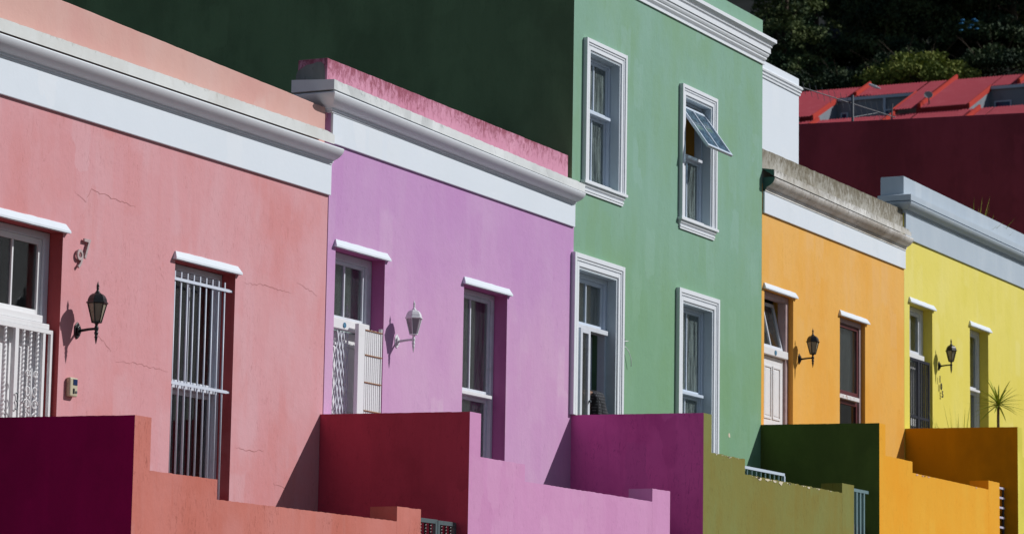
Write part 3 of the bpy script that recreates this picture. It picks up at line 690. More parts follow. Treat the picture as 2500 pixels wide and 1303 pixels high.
for wi, (a, b, c, d) in enumerate(WU + WL):
    # moulded surround: three stepped bands
    mb = MB()
    yo = YF - 0.001
    zb_ = c
    for k, (e0, e1, pr_) in enumerate(((0.115, 0.17, 0.055), (0.085, 0.115, 0.043), (0.072, 0.085, 0.026), (0.02, 0.072, 0.038), (0.0, 0.02, 0.022))):
        if wi == 0 or wi == 1: e0, e1 = e0 * 0.85, e1 * 0.85
        y0 = YF - pr_
        mb.box(a - e1, a - e0, y0, yo, 3.225 if wi == 2 else zb_, d + e1); mb.box(b + e0, b + e1, y0, yo, zb_, d + e1)
        mb.box(a - e0, b + e0, y0, yo, d + e0, d + e1)
    sur = mb.build('window_surround', M['trim'], h, bevel=0.003)
    # reveal lining in an even pale blue grey
    MB().box(b - 0.012, b - 0.002, YF - 0.02, 15.14, c, d).box(a + 0.002, a + 0.012, YF - 0.02, 15.14, c, d).box(a + 0.012, b - 0.012, YF - 0.02, 15.14, d - 0.012, d - 0.002).build('reveal_lining', M['lining'], sur)
    if wi < 2:
        cornice(h, a - 0.11, b + 0.11, YF, [(0.0, c - 0.145), (0.02, c - 0.145), (0.02, c - 0.12), (0.028, c - 0.118), (0.028, c - 0.095), (0.012, c - 0.09), (0.035, c - 0.07), (0.045, c - 0.045), (0.04, c - 0.04), (0.065, c - 0.035), (0.065, c - 0.002)], M['trim'], True, True, yb=YF + 0.01, name='window_sill')
yw = 15.10
for wi in (0,):
    a, b, c, d = WU[0]
    hung_window(h, a + 0.013, b - 0.013, c + 0.003, d - 0.013, 6.93, yw, (M['frame_blue'], M['frame_blue']), gl=('glass_frost', 'glass_frost'), fw_=0.032, sw=0.032)
    MB().box(a + 0.02, b - 0.10, 15.03, yw - 0.002, c + 0.003, c + 0.045).build('inner_sill', M['trim'], h, bevel=0.006)
    curtain(h, a, b, c, d, 15.27, M['blind_g'], 0.01, 6)
# open top-hung window
a, b, c, d = WU[1]
w = MB().frame(a + 0.013, b - 0.013, c + 0.003, d - 0.013, yw, yw + 0.10, 0.034).build('window', M['frame_blue'], h, bevel=0.004)
sash(w, a + 0.049, b - 0.049, c + 0.04, 6.86, yw + 0.03, 0.04, 0.03, M['frame_blue'], True, M['glass_frost'])
MB().box(a + 0.06, b - 0.07, yw - 0.03, yw + 0.07, 6.862, 6.90).build('meeting_rail', M['frame_white'], w, bevel=0.004)
MB().box(a + 0.02, b - 0.10, 15.03, yw - 0.002, c + 0.003, c + 0.045).build('inner_sill', M['trim'], h, bevel=0.006)
curtain(h, a, b, c, 6.84, 15.28, M['curtain_grey'], 0.012, 6)
mb = MB(); x0_, x1_ = a + 0.02, b - 0.02; L = 0.70
hy, hz = yw - 0.004, 7.50
ang = math.atan2(0.40, 0.56); dy, dz = -math.sin(ang), -math.cos(ang); ny, nz = -math.cos(ang), math.sin(ang)
def sb(mb, xA, xB, u0, u1, t0, t1):
    n = len(mb.v)
    for x in (xA, xB):
        for u, t_ in ((u0, t0), (u1, t0), (u1, t1), (u0, t1)): mb.v.append((x, hy + dy * u + ny * t_, hz + dz * u + nz * t_))
    for q in ((0, 1, 2, 3), (7, 6, 5, 4), (0, 4, 5, 1), (1, 5, 6, 2), (2, 6, 7, 3), (3, 7, 4, 0)): mb.face([n + i for i in q])
sb(mb, x0_, x0_ + 0.035, 0, L, 0, 0.035); sb(mb, x1_ - 0.035, x1_, 0, L, 0, 0.035)
sb(mb, x0_ + 0.035, x1_ - 0.035, 0, 0.045, 0, 0.035); sb(mb, x0_ + 0.035, x1_ - 0.035, L - 0.035, L, 0, 0.035)
xm = (x0_ + x1_) / 2; sb(mb, xm - 0.013, xm + 0.013, 0.045, L - 0.035, 0.004, 0.031)
mb.build('open_sash', M['frame_blue'], w, bevel=0.003)
mb = MB(); sb(mb, x0_ + 0.03, x1_ - 0.03, 0.04, L - 0.03, 0.014, 0.018); mb.build('pane', M['glass_blue'], w)
MB().box(b - 0.014, b - 0.002, yw + 0.101, 15.40, c + 0.01, d - 0.01).build('inner_lining', M['brownroom'], h)
MB().box(a - 0.1, b + 1.0, 15.62, 15.66, 5.9, 8.4).build('room_wall', M['brownroom'], h)
# lower right window
a, b, c, d = WL[1]
hung_window(h, a + 0.013, b - 0.013, c + 0.003, d - 0.013, 3.83, yw, (M['frame_blue'], M['frame_blue']), gl=('glass_frost', 'glass_frost'), fw_=0.032, sw=0.032)
curtain(h, a, b, c, d, 15.27, M['blind_g'], 0.01, 6)
# lower left doorway: fanlight, closed glazed leaf and an inner leaf standing open
a, b, c, d = WL[0]
w = MB().frame(a + 0.013, b - 0.013, c + 0.003, d - 0.013, yw, yw + 0.10, 0.055, 0.02).build('window', M['frame_blue'], h, bevel=0.004)
sash(w, a + 0.07, b - 0.07, 4.335, d - 0.07, yw + 0.03, 0.04, 0.045, M['frame_blue'], True, M['glass'])
MB().box(a + 0.03, b - 0.07, yw - 0.045, yw + 0.08, 4.275, 4.332).build('transom', M['frame_white'], w, bevel=0.005)
curtain(h, a, b, 4.3, d, 15.255, M['curtain_teal'], 0.004, 2)
lf = MB().frame(a + 0.07, 31.61, c + 0.03, 4.27, 14.975, 15.012, 0.055, 0.09).build('glazed_door', M['frame_white'], h, bevel=0.003)
MB().box(a + 0.12, 31.56, 14.992, 14.996, c + 0.11, 4.22).build('pane', M['glass'], lf)
MB().tube([(31.585, 14.973, 3.42), (31.585, 14.95, 3.42)], 0.014, 10).build('door_knob', M['alu'], lf)
mb = MB(); xh = b - 0.075
mb.box(xh - 0.04, xh, 15.262, 15.33, c + 0.03, 4.27); mb.box(xh - 0.04, xh, 15.62, 15.70, c + 0.03, 4.27)
mb.box(xh - 0.04, xh, 15.33, 15.62, 4.15, 4.27); mb.box(xh - 0.04, xh, 15.33, 15.62, c + 0.03, c + 0.25); mb.box(xh - 0.04, xh, 15.33, 15.62, 3.2, 3.28)
il = mb.build('open_door', M['frame_blue'], h, bevel=0.003)
MB().box(xh - 0.022, xh - 0.018, 15.30, 15.63, c + 0.24, 4.16).build('pane', M['glass_dark'], il)
blob(h, 35.93, 3.385, 0.035, M['cream'], seed=3)

# ---- orange house
xa, xb = 37.034, 42.80
h = thing('terraced_house', (xa, YF, 2.5), 'orange house with soot stained grey parapet and half open fanlight', 'house')
ops = [(37.13, 38.20, 2.85, 5.48), (40.03, 41.08, 3.35, 5.46)]
facade_wall(h, xa, xb - 0.003, 0.8, 6.9, ops, [M['orange']], 24)
MB().box(xa + 0.02, xb, YF - 0.03, YF - 0.0005, 6.50, 6.83).build('frieze', M['white'], h, bevel=0.006)
cornice(h, xa + 0.02, xb - 0.01, YF, [(0.030, 6.80), (0.04, 6.80), (0.04, 6.825), (0.055, 6.828), (0.055, 6.85), (0.06, 6.853)] + cyma(6.855, 6.985, 0.062, 0.18) + [(0.12, 6.988)], M['mould_o'], False, True, sr=-0.25, dz=-0.02, lmat=M['tealend'], smooth=True)
rng = random.Random(8); mb = MB(); n = 120; fx0, fx1 = xa + 0.02, xb - 0.14
for i in range(n + 1):
    x = fx0 + (fx1 - fx0) * i / n; dz = -0.025 * i / n; t_ = rng.uniform(-0.006, 0.004) - 0.03 * max(0, (i - 117) / 3)
    mb.v += [(x, YF - 0.168, 6.996 + dz), (x, YF - 0.168, 7.09 + dz + t_), (x, YF + 0.02, 7.12 + dz + t_)]
for i in range(n):
    a = 3 * i; mb.face((a, a + 3, a + 4, a + 1)); mb.face((a + 1, a + 4, a + 5, a + 2))
mb.face((0, 1, 2), 1); a = 3 * n; mb.face((a + 2, a + 1, a))
mb.build('fascia', [M['fascia_o'], M['tealend']], h)
parapet(h, xa + 0.01, 42.765, YF + 0.005, YF + 0.36, 6.7, 7.39, 7.42, M['stained'], jit=0.004)
roof_slab(h, xa, xb, 6.7, 24)
for o in ops: hood(h, o[0] - 0.06, o[1] + 0.09, o[3] - 0.004)
w = MB().frame(37.135, 38.195, 2.87, 5.475, 15.07, 15.19, 0.10, 0.03, 0.07).build('window', M['frame_lav'], h, bevel=0.004)
MB().box(37.2, 38.09, 15.03, 15.16, 4.61, 4.71).build('transom', M['door_white'], w, bevel=0.006)
# hopper tipped inwards at the top
mb = MB()
def hop(mb, xA, xB, z0_, z1_, t0, t1):
    n = len(mb.v)
    f = lambda z: 15.10 + (z - 4.72) * 0.22
    for x in (xA, xB):
        for z, t_ in ((z0_, t0), (z1_, t0), (z1_, t1), (z0_, t1)): mb.v.append((x, f(z) + t_, z))
    for q in ((0, 1, 2, 3), (7, 6, 5, 4), (0, 4, 5, 1), (1, 5, 6, 2), (2, 6, 7, 3), (3, 7, 4, 0)): mb.face([n + i for i in q])
hop(mb, 37.25, 37.29, 4.72, 5.38, 0, .035); hop(mb, 38.04, 38.08, 4.72, 5.38, 0, .035); hop(mb, 37.29, 38.04, 4.72, 4.765, 0, .035); hop(mb, 37.29, 38.04, 5.335, 5.38, 0, .035); hop(mb, 37.655, 37.68, 4.765, 5.335, .005, .03)
mb.build('tipped_sash', M['frame_white'], w)
mb = MB(); hop(mb, 37.28, 38.05, 4.75, 5.36, .015, .019); mb.build('pane', M['glass'], w)
curtain(h, 37.2, 38.15, 4.65, 5.45, 15.42, M['curtain_teal'], 0.004, 2)
disc(h, 37.62, 4.655, 15.029, 0.035, M['blueplate'], 'number_plate')
panel_door(h, 37.25, 38.06, 2.9, 4.60, 15.10, M['door_white'], 2)
w = MB().frame(40.035, 41.075, 3.355, 5.455, 15.06, 15.17, 0.07, 0.05).build('window', M['frame_lav'], h, bevel=0.004)
sash(w, 40.107, 41.0, 4.36, 5.384, 15.08, 0.04, 0.055, M['frame_maroon'], False, M['glass'])
sash(w, 40.107, 41.0, 3.41, 4.28, 15.09, 0.04, 0.055, M['frame_maroon'], False, M['glass_dark'])
MB().box(40.11, 40.93, 15.03, 15.12, 4.285, 4.345).build('meeting_rail', M['rust'], w, bevel=0.006)
curtain(h, 40.1, 41.02, 4.30, 5.42, 15.16, M['blind'], 0.003, 2, name='blind'); curtain(h, 40.1, 41.02, 3.36, 4.28, 15.4, M['curtain_dark'])
ch = MB().box(38.9, 41.47, 16.2, 17.4, 6.5, 9.30).build('chimney', M['white'], h, bevel=0.012)
cornice(ch, 38.9, 41.47, 16.2, [(0.0, 9.03), (0.018, 9.035), (0.018, 9.06), (0.008, 9.065), (0.03, 9.08), (0.03, 9.105), (0.018, 9.11), (0.045, 9.125), (0.05, 9.15), (0.035, 9.17), (0.0, 9.175)], M['trim'], True, True, yb=17.4, name='chimney_moulding')

# ---- yellow house
xa, xb = 42.803, 49.6
h = thing('terraced_house', (xa, YF, 3.0), 'yellow house with pale blue parapet and cornice and black security gate', 'house')
ops = [(43.05, 44.12, 3.40, 6.03), (45.99, 46.95, 3.85, 6.01)]
facade_wall(h, xa, xb, 1.2, 7.5, ops, [M['yellow']], 24)
MB().box(xa + 0.005, xb, YF - 0.03, YF - 0.0005, 6.985, 7.40).build('frieze', M['bluegrey'], h, bevel=0.006)
cornice(h, xa + 0.01, xb, YF, [(0.030, 7.37), (0.04, 7.37), (0.04, 7.395), (0.055, 7.40), (0.055, 7.42), (0.06, 7.425)] + cyma(7.415, 7.53, 0.062, 0.175) + [(0.13, 7.532), (0.13, 7.54), (0.168, 7.541), (0.168, 7.63), (0.0, 7.67)], M['bluegrey'], True, True, yb=15.37, so=1.0, smooth=True)
parapet(h, xa - 0.01, xb, YF + 0.0, YF + 0.375, 7.4, 7.945, 7.935, M['bluegrey'], jit=0.001)
roof_slab(h, xa, xb, 7.3, 24)
for o in ops: hood(h, o[0] - 0.06, o[1] + 0.09, o[3] - 0.004)
w = MB().frame(43.055, 44.115, 3.42, 6.025, 15.15, 15.26, 0.10, 0.03, 0.07).build('window', M['frame_white'], h, bevel=0.004)
sash(w, 43.157, 44.013, 5.31, 5.953, 15.175, 0.045, 0.045, M['frame_white'], True, M['glass'])
MB().box(43.10, 44.0, 15.09, 15.174, 5.20, 5.295).build('transom', M['door_white'], w, bevel=0.006)
curtain(h, 43.1, 44.1, 5.2, 6.0, 15.28, M['curtain_teal'], 0.006, 3)
panel_door(h, 43.158, 44.01, 3.45, 5.19, 15.20, M['door_white'], 2)
g = MB().frame(43.08, 44.08, 3.45, 5.20, 15.03, 15.06, 0.04).box(43.52, 43.60, 15.03, 15.06, 3.49, 5.16).box(43.12, 43.52, 15.033, 15.057, 4.28, 4.32).box(43.60, 44.04, 15.033, 15.057, 4.28, 4.32)
sg = g.build('security_gate', M['navy'], h)
mb = MB()
for x in (43.2, 43.29, 43.38, 43.46, 43.68, 43.77, 43.86, 43.95): mb.box(x - 0.008, x + 0.008, 15.037, 15.053, 3.49, 4.28); mb.box(x - 0.008, x + 0.008, 15.037, 15.053, 4.32, 5.16)
mb.build('bar', M['navy'], sg)
hung_window(h, 45.995, 46.945, 3.855, 6.005, 5.03, 15.15, (M['frame_white'], M['frame_white']), munt=(False, False), liptag=M['door_white'])
curtain(h, 46.05, 46.9, 3.9, 5.98, 15.29, M['curtain_teal'], 0.01, 5)

# ------------------------------------------------------------------ front yard walls
YG = 'stepped walls round the front yards'
def yard_wall(x, y0, zt, secs, pil, mats, label, x_end, chip=0, ybk=15.0):
    """side wall at right angles to the house, then the stepped front wall and its end pillar
       secs: [(x0,x1,z)], pil (x0,x1,z) or None; mats (own paint, neighbour's paint on the left face)"""
    own, nb = mats
    r = thing('yard_wall', (x, y0, gz(x)), label, 'wall', YG)
    rng = random.Random(int(x * 7))
    def top(xA, xB, z, j=0.003):
        n = max(2, int((xB - xA) / 0.04)); return [(xB + (xA - xB) * i / n, z + (rng.uniform(-j, j) if 0 < i < n else 0)) for i in range(n + 1)]
    zb = gz(x) - 0.4
    th = 0.235; n = 42; ya = y0 + (0.2 if secs else 0)
    mb = MB(); ys = [ya + (ybk - 0.002 - ya) * i / n for i in range(n + 1)]
    for i, y in enumerate(ys):
        z = zt + (rng.uniform(-0.0012, 0.0012) if 0 < i < n else 0) + 0.02 * (y - y0) / (ybk - y0)
        mb.v += [(x, y, zb), (x, y, z), (x + th, y, z), (x + th, y, zb)]
    for i in range(n):
        a = 4 * i
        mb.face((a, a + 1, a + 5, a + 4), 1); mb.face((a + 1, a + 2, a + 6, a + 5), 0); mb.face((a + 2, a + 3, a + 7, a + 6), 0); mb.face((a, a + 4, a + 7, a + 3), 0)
    mb.face((3, 2, 1, 0), 0); a = 4 * n; mb.face((a, a + 1, a + 2, a + 3), 0)
    mb.build('side_wall', [M[own], M[nb]], r)
    P = [(x, zb), (pil[0], zb)]
    for (xA, xB, z) in reversed(secs): P += top(xA, xB, z, 0.0025 + chip * 0.004)
    P[2] = (pil[0], P[2][1]); P[-1] = (x + th, P[-1][1])
    P += top(x, x + th, zt, 0.002)
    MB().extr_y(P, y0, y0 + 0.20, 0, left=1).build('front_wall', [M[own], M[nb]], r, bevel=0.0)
    MB().extr_y([(pil[0] + 0.001, zb), (pil[1], zb)] + top(pil[0] + 0.001, pil[1], pil[2]), y0 - 0.0005, y0 + 0.285).build('pillar', M[own], r)
    return r
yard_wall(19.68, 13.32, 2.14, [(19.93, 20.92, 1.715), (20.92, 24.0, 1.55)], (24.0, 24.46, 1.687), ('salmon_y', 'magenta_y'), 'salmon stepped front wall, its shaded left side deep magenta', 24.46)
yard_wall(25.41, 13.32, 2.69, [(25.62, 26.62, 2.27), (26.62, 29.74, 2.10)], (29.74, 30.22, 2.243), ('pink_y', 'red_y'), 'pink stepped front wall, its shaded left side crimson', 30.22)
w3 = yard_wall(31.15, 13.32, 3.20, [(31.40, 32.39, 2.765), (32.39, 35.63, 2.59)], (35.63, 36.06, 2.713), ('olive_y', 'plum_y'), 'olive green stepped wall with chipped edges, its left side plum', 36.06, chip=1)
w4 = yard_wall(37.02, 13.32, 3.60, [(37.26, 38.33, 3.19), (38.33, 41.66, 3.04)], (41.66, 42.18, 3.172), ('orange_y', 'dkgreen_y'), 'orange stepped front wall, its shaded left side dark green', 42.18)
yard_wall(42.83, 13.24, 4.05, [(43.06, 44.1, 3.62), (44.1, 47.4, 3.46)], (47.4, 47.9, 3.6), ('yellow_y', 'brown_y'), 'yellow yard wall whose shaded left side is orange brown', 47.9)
# flaked paint along the top edges of the olive wall
rng = random.Random(12)
mb = MB()
def flakes(mb, xA, xB, z, y, n, rmax):
    for _ in range(n):
        cx = rng.uniform(xA, xB); r = rmax * rng.random() ** 2 + 0.006; k = 9; cz = z - r * 0.3 - 0.002
        pts = [(cx + r * 2.0 * rng.uniform(.6, 1.2) * math.cos(6.283 * i / k), y, min(z - 0.006, cz + r * rng.uniform(.5, 1.25) * math.sin(6.283 * i / k))) for i in range(k)]
        mb.poly(pts)
flakes(mb, 31.5, 32.35, 2.765, 13.3165, 12, 0.012); flakes(mb, 32.45, 35.3, 2.59, 13.3165, 30, 0.018); flakes(mb, 32.6, 34.2, 2.59, 13.3155, 9, 0.035)
mb.build('flaked_paint', M['cream'], w3)
mb = MB(); flakes(mb, 38.5, 39.3, 3.04, 13.3165, 9, 0.022); flakes(mb, 40.9, 41.1, 3.04, 13.3165, 3, 0.015)
mb.build('flaked_paint', M['peach'], w4)
for x0, x1, z in ((19.92, 25.40, 1.25), (25.65, 31.14, 1.80), (31.39, 37.01, 2.25), (37.26, 42.82, 2.82), (43.07, 49.5, 3.35)):
    tag(MB().box(x0, x1, 13.53, 14.995, z - 1.6, z).build('porch_floor', M['stoep']), kind='structure')

# ------------------------------------------------------------------ gates and rail
g = thing('yard_gate', (24.47, 13.45, 0.9), 'dark slate gate with twisted bars between salmon wall and crimson wall', 'gate')
f = MB().frame(24.48, 25.02, 0.75, 1.625, 13.44, 13.475, 0.04).build('gate_leaf', M['darkgate'], g, bevel=0.002)
mb = MB()
for x in (24.60, 24.70, 24.80, 24.90): mb.twist(x, 13.457, 0.79, 1.585, 0.009, 0.06)
mb.build('twisted_bar', M['iron'], f)
f = MB().frame(25.03, 25.40, 0.75, 1.62, 13.44, 13.475, 0.04).build('gate_leaf', M['darkgate'], g, bevel=0.002)
mb = MB()
for x in (25.12, 25.21, 25.30): mb.twist(x, 13.457, 0.79, 1.58, 0.009, 0.06)
mb.build('twisted_bar', M['iron'], f)
g = thing('yard_gate', (36.07, 13.45, 1.9), 'grey teal gate of upright bars beside the olive wall', 'gate')
MB().box(36.08, 36.95, 13.44, 13.475, 2.66, 2.70).box(36.08, 36.95, 13.44, 13.475, 1.75, 1.79).build('rail', M['tealgate'], g)
for i in range(5):
    MB().box(36.42 + i * 0.135 - 0.20, 36.42 + i * 0.135 + 0.045 - 0.20, 13.443, 13.472, 1.79, 2.66).build('upright', M['tealgate'], g)
g = thing('yard_gate', (42.19, 13.45, 2.4), 'small gate with pale lilac cross slats and dark post by orange wall', 'gate')
MB().tube([(42.79, 13.46, 2.3), (42.79, 13.46, 3.14)], 0.018, 8).tube([(42.20, 13.46, 2.3), (42.20, 13.46, 3.14)], 0.018, 8).build('post', M['navy'], g)
for i in range(6):
    z = 3.11 - i * 0.145
    MB().box(42.225, 42.77, 13.425, 13.455, z, z + 0.032).build('slat', M['lilacgate'], g, bevel=0.004)
g = thing('handrail', (34.1, 14.0, 2.25), 'pale blue metal handrail behind the olive wall', 'handrail')
MB().box(33.3, 35.34, 13.985, 14.015, 2.79, 2.825).build('top_rail', M['frame_blue'], g)
for i in range(14):
    x = 33.35 + i * 0.15; MB().box(x, x + 0.018, 13.992, 14.008, 2.251, 2.79).build('baluster', M['tealgate'], g)
MB().box(35.31, 35.345, 13.98, 14.02, 2.251, 2.789).build('post', M['frame_blue'], g)

# ------------------------------------------------------------------ wall lanterns
def lantern(x, z, label, metal, gl, yaw_=0.0, name='wall_lantern'):
    """six sided lantern on an arm; z = height of the arm"""
    r = thing(name, (x, YF, z), label, 'wall lamp', 'lanterns fixed beside the doors')
    ax = YF - 0.205
    # back plate, long hexagon
    pl = [(x, z - 0.075), (x + 0.04, z - 0.04), (x + 0.04, z + 0.04), (x, z + 0.075), (x - 0.04, z + 0.04), (x - 0.04, z - 0.04)]
    mb = MB().extr_y(pl, YF - 0.012, YF - 0.001)
    mb.extr_y([(x + (a - x) * 0.6, z + (b_ - z) * 0.6) for a, b_ in pl], YF - 0.03, YF - 0.012)
    mb.build('back_plate', metal, r, bevel=0.003)
    mb = MB().tube([(x, YF - 0.03, z - 0.004), (x, YF - 0.07, z), (x, YF - 0.13, z + 0.006), (x, ax, z + 0.008)], 0.014, 10, r1=0.011)
    mb.build('arm', metal, r, smooth=True)
    mb = MB().lathe(x, ax, [(0.001, z - 0.128), (0.006, z - 0.11), (0.013, z - 0.07), (0.017, z - 0.062), (0.010, z - 0.055), (0.016, z - 0.04), (0.019, z - 0.025), (0.013, z - 0.018), (0.018, z + 0.0), (0.020, z + 0.015), (0.014, z + 0.03), (0.012, z + 0.045), (0.024, z + 0.055), (0.030, z + 0.062)], 14)
    mb.build('stem', metal, r, smooth=True)
    zb, zt, rb, rt_ = z + 0.062, z + 0.225, 0.040, 0.083
    ro = yaw_
    mb = MB().lathe(x, ax, [(rb, zb - 0.006), (rb + 0.006, zb - 0.004), (rb + 0.006, zb + 0.006), (rb - 0.004, zb + 0.008)], 6, rot=ro)
    for j in range(6):
        t = 6.28318 * j / 6 + ro
        mb.tube([(x + rb * math.cos(t), ax + rb * math.sin(t), zb), (x + rt_ * math.cos(t), ax + rt_ * math.sin(t), zt)], 0.0055, 4)
    mb.build('cage', metal, r)
    mb = MB(); n0 = 0
    for zz, rr in ((zb + 0.006, rb - 0.003), (zt, rt_ - 0.004)):
        for j in range(6):
            t = 6.28318 * j / 6 + ro; mb.v.append((x + rr * math.cos(t), ax + rr * math.sin(t), zz))
    for j in range(6): mb.face((j, (j + 1) % 6, 6 + (j + 1) % 6, 6 + j))
    mb.build('lantern_glass', gl, r)
    mb = MB().lathe(x, ax, [(0.086, zt - 0.002), (0.098, zt + 0.004), (0.098, zt + 0.012), (0.088, zt + 0.016), (0.082, zt + 0.045), (0.068, zt + 0.07), (0.050, zt + 0.085), (0.030, zt + 0.092)], 6, rot=ro)
    cap_ = mb.build('cap', metal, r, bevel=0.002)
    mb = MB().lathe(x, ax, [(0.030, zt + 0.090), (0.022, zt + 0.100), (0.012, zt + 0.115), (0.009, zt + 0.128), (0.013, zt + 0.133), (0.013, zt + 0.138), (0.008, zt + 0.142), (0.014, zt + 0.150), (0.008, zt + 0.172), (0.001, zt + 0.198)], 14)
    mb.build('finial', metal, cap_, smooth=True)
    return r
lantern(21.22, 3.06, 'black wall lantern on the salmon house', M['iron'], M['lampglass'], 0.25)
lantern(26.93, 3.61, 'white wall lantern on the lilac house', M['white_iron'], M['lampglass_w'], 0.25)
lantern(38.42, 4.655, 'black wall lantern on the orange house', M['iron'], M['lampglass'], 0.05)
lantern(44.42, 5.19, 'black wall lantern on the yellow house', M['iron'], M['lampglass'], 0.5)

# ------------------------------------------------------------------ numbers, intercom, cable
def digit(parent, ch_, x, y, z, size, mat, ext=0.008, sx=1.0, off=0.0):
    cu = bpy.data.curves.new('t', 'FONT'); cu.body = ch_; cu.size = size; cu.extrude = ext; cu.bevel_depth = 0.002; cu.offset = off
    ob = bpy.data.objects.new('t', cu); COL.objects.link(ob)
    me = ob.to_mesh(); me2 = me.copy(); ob.to_mesh_clear(); bpy.data.objects.remove(ob); bpy.data.curves.remove(cu)
    o_ = ORG[parent.name]
    for v in me2.vertices:
        a, b_, c_ = v.co; v.co = (x + a * sx - o_.x, y - c_ - o_.y, z + b_ - o_.z)
    me2.name = 'digit'; me2.materials.clear(); me2.materials.append(mat)
    ob = bpy.data.objects.new('digit', me2); COL.objects.link(ob); ob.parent = parent; ORG[ob.name] = o_
    return ob
r = thing('house_number', (21.25, YF, 3.7), 'weathered metal house number 97 above the lantern on salmon wall', 'house number')
digit(r, '9', 21.14, YF - 0.022, 3.605, 0.235, M['numeral'], ext=0.007, sx=0.88); digit(r, '7', 21.235, YF - 0.022, 3.70, 0.25, M['numeral'], ext=0.007, sx=0.88)
r = thing('house_number', (44.4, YF, 4.87), 'thin dark house number 105 below the lantern on yellow wall', 'house number')
for c_, x_, z_ in (('1', 44.355, 4.925), ('0', 44.415, 4.815), ('5', 44.475, 4.70)): digit(r, c_, x_, YF - 0.03, z_, 0.15, M['navy'], 0.003)
r = thing('intercom', (21.15, YF, 2.56), 'beige intercom box with small blue screen on salmon wall', 'intercom')
mb = MB().box(21.085, 21.20, YF - 0.05, YF - 0.001, 2.475, 2.64); mb.build('housing', M['beige'], r, bevel=0.012)
MB().box(21.125, 21.185, YF - 0.054, YF - 0.0505, 2.575, 2.625).build('screen', M['screen'], r)
MB().box(21.125, 21.148, YF - 0.054, YF - 0.0505, 2.50, 2.545).build('speaker_slot', M['iron'], r)
MB().box(21.162, 21.182, YF - 0.056, YF - 0.0505, 2.505, 2.525).build('button', M['alu'], r)
r = thing('loose_cable', (32.6, YF, 4.1), 'loose white cable hanging from green wall beside doorway surround', 'cable')
MB().tube([(32.55, 14.99, 4.19), (32.60, 14.97, 4.17), (32.66, 14.955, 4.12), (32.71, 14.95, 4.04), (32.735, 14.96, 3.95)], 0.005, 6).build('wire', M['white_iron'], r, smooth=True)
MB().box(32.53, 32.57, 14.965, 14.999, 4.19, 4.27).tube([(32.55, 14.97, 4.24), (32.62, 14.95, 4.25)], 0.006, 6).build('bracket', M['darkgate'], r)

# ------------------------------------------------------------------ person bending in the green doorway
def skinned(name, verts, edges, radii, mat, parent, org, sub=2, root=0):
    me = bpy.data.meshes.new(name); me.from_pydata([tuple(Vector(v) - Vector(org)) for v in verts], edges, []); me.update()
    ob = bpy.data.objects.new(name, me); COL.objects.link(ob)
    if parent is not None: ob.parent = parent
    else: ob.location = org
    ORG[ob.name] = Vector(org)
    sk = ob.modifiers.new('skin', 'SKIN'); sk.use_smooth_shade = True
    for i, rr in enumerate(radii):
        v = me.skin_vertices[0].data[i]; v.radius = rr if isinstance(rr, tuple) else (rr, rr); v.use_root = (i == root)
    ob.modifiers.new('sub', 'SUBSURF').render_levels = sub; ob.modifiers['sub'].levels = sub
    me.materials.append(mat); return ob
px_, py_, pz_ = 32.14, 15.12, 2.28
BV = [(0, 0, 0.92), (-0.06, 0, 1.04), (-0.17, -.01, 1.17), (-0.30, -.02, 1.25), (-0.40, -.02, 1.25), (-0.50, -.02, 1.22), (-0.57, -.02, 1.18),
      (0.0, -0.09, 0.86), (-0.05, -0.11, 0.47), (0.03, -0.11, 0.09), (-0.11, -0.12, 0.04),
      (0.0, 0.09, 0.86), (-0.03, 0.11, 0.47), (0.06, 0.11, 0.09), (-0.08, 0.12, 0.04),
      (-0.31, -0.11, 1.20), (-0.28, -0.12, 0.95), (-0.36, -0.11, 0.74), (-0.40, -0.10, 0.67),
      (-0.31, 0.10, 1.20), (-0.28, 0.12, 0.95), (-0.36, 0.11, 0.74), (-0.40, 0.10, 0.67)]
BE = [(0, 1), (1, 2), (2, 3), (3, 4), (4, 5), (5, 6), (0, 7), (7, 8), (8, 9), (9, 10), (0, 11), (11, 12), (12, 13), (13, 14), (3, 15), (15, 16), (16, 17), (17, 18), (3, 19), (19, 20), (20, 21), (21, 22)]
BR = [.13, .135, .15, .14, .055, .085, .08, .085, .055, .04, .035, .085, .055, .04, .035, .055, .042, .032, .03, .055, .042, .032, .03]
person = skinned('person', [(px_ + a, py_ + b_, pz_ + c_) for a, b_, c_ in BV], BE, BR, M['skin'], None, (px_, py_, pz_))
tag(person, 'person in a dark plaid jacket bending over inside the green doorway', 'person')
JI = [1, 2, 3, 4, 15, 16, 17, 19, 20, 21, 0]
idx = {v: i for i, v in enumerate(JI)}
skinned('plaid_jacket', [(px_ + BV[i][0], py_ + BV[i][1], pz_ + BV[i][2]) for i in JI], [(idx[a], idx[b_]) for a, b_ in BE if a in idx and b_ in idx], [BR[i] + 0.022 for i in JI], M['plaid'], person, (px_, py_, pz_))
TI = [0, 7, 8, 9, 11, 12, 13]; idx = {v: i for i, v in enumerate(TI)}
skinned('trousers', [(px_ + BV[i][0], py_ + BV[i][1], pz_ + BV[i][2]) for i in TI], [(idx[a], idx[b_]) for a, b_ in BE if a in idx and b_ in idx], [BR[i] + 0.02 for i in TI], M['denim'], person, (px_, py_, pz_))
skinned('hair', [(px_ - 0.50, py_ - .02, pz_ + 1.26), (px_ - 0.56, py_ - .02, pz_ + 1.24)], [(0, 1)], [.075, .07], M['hair'], person, (px_, py_, pz_))
mb = MB()
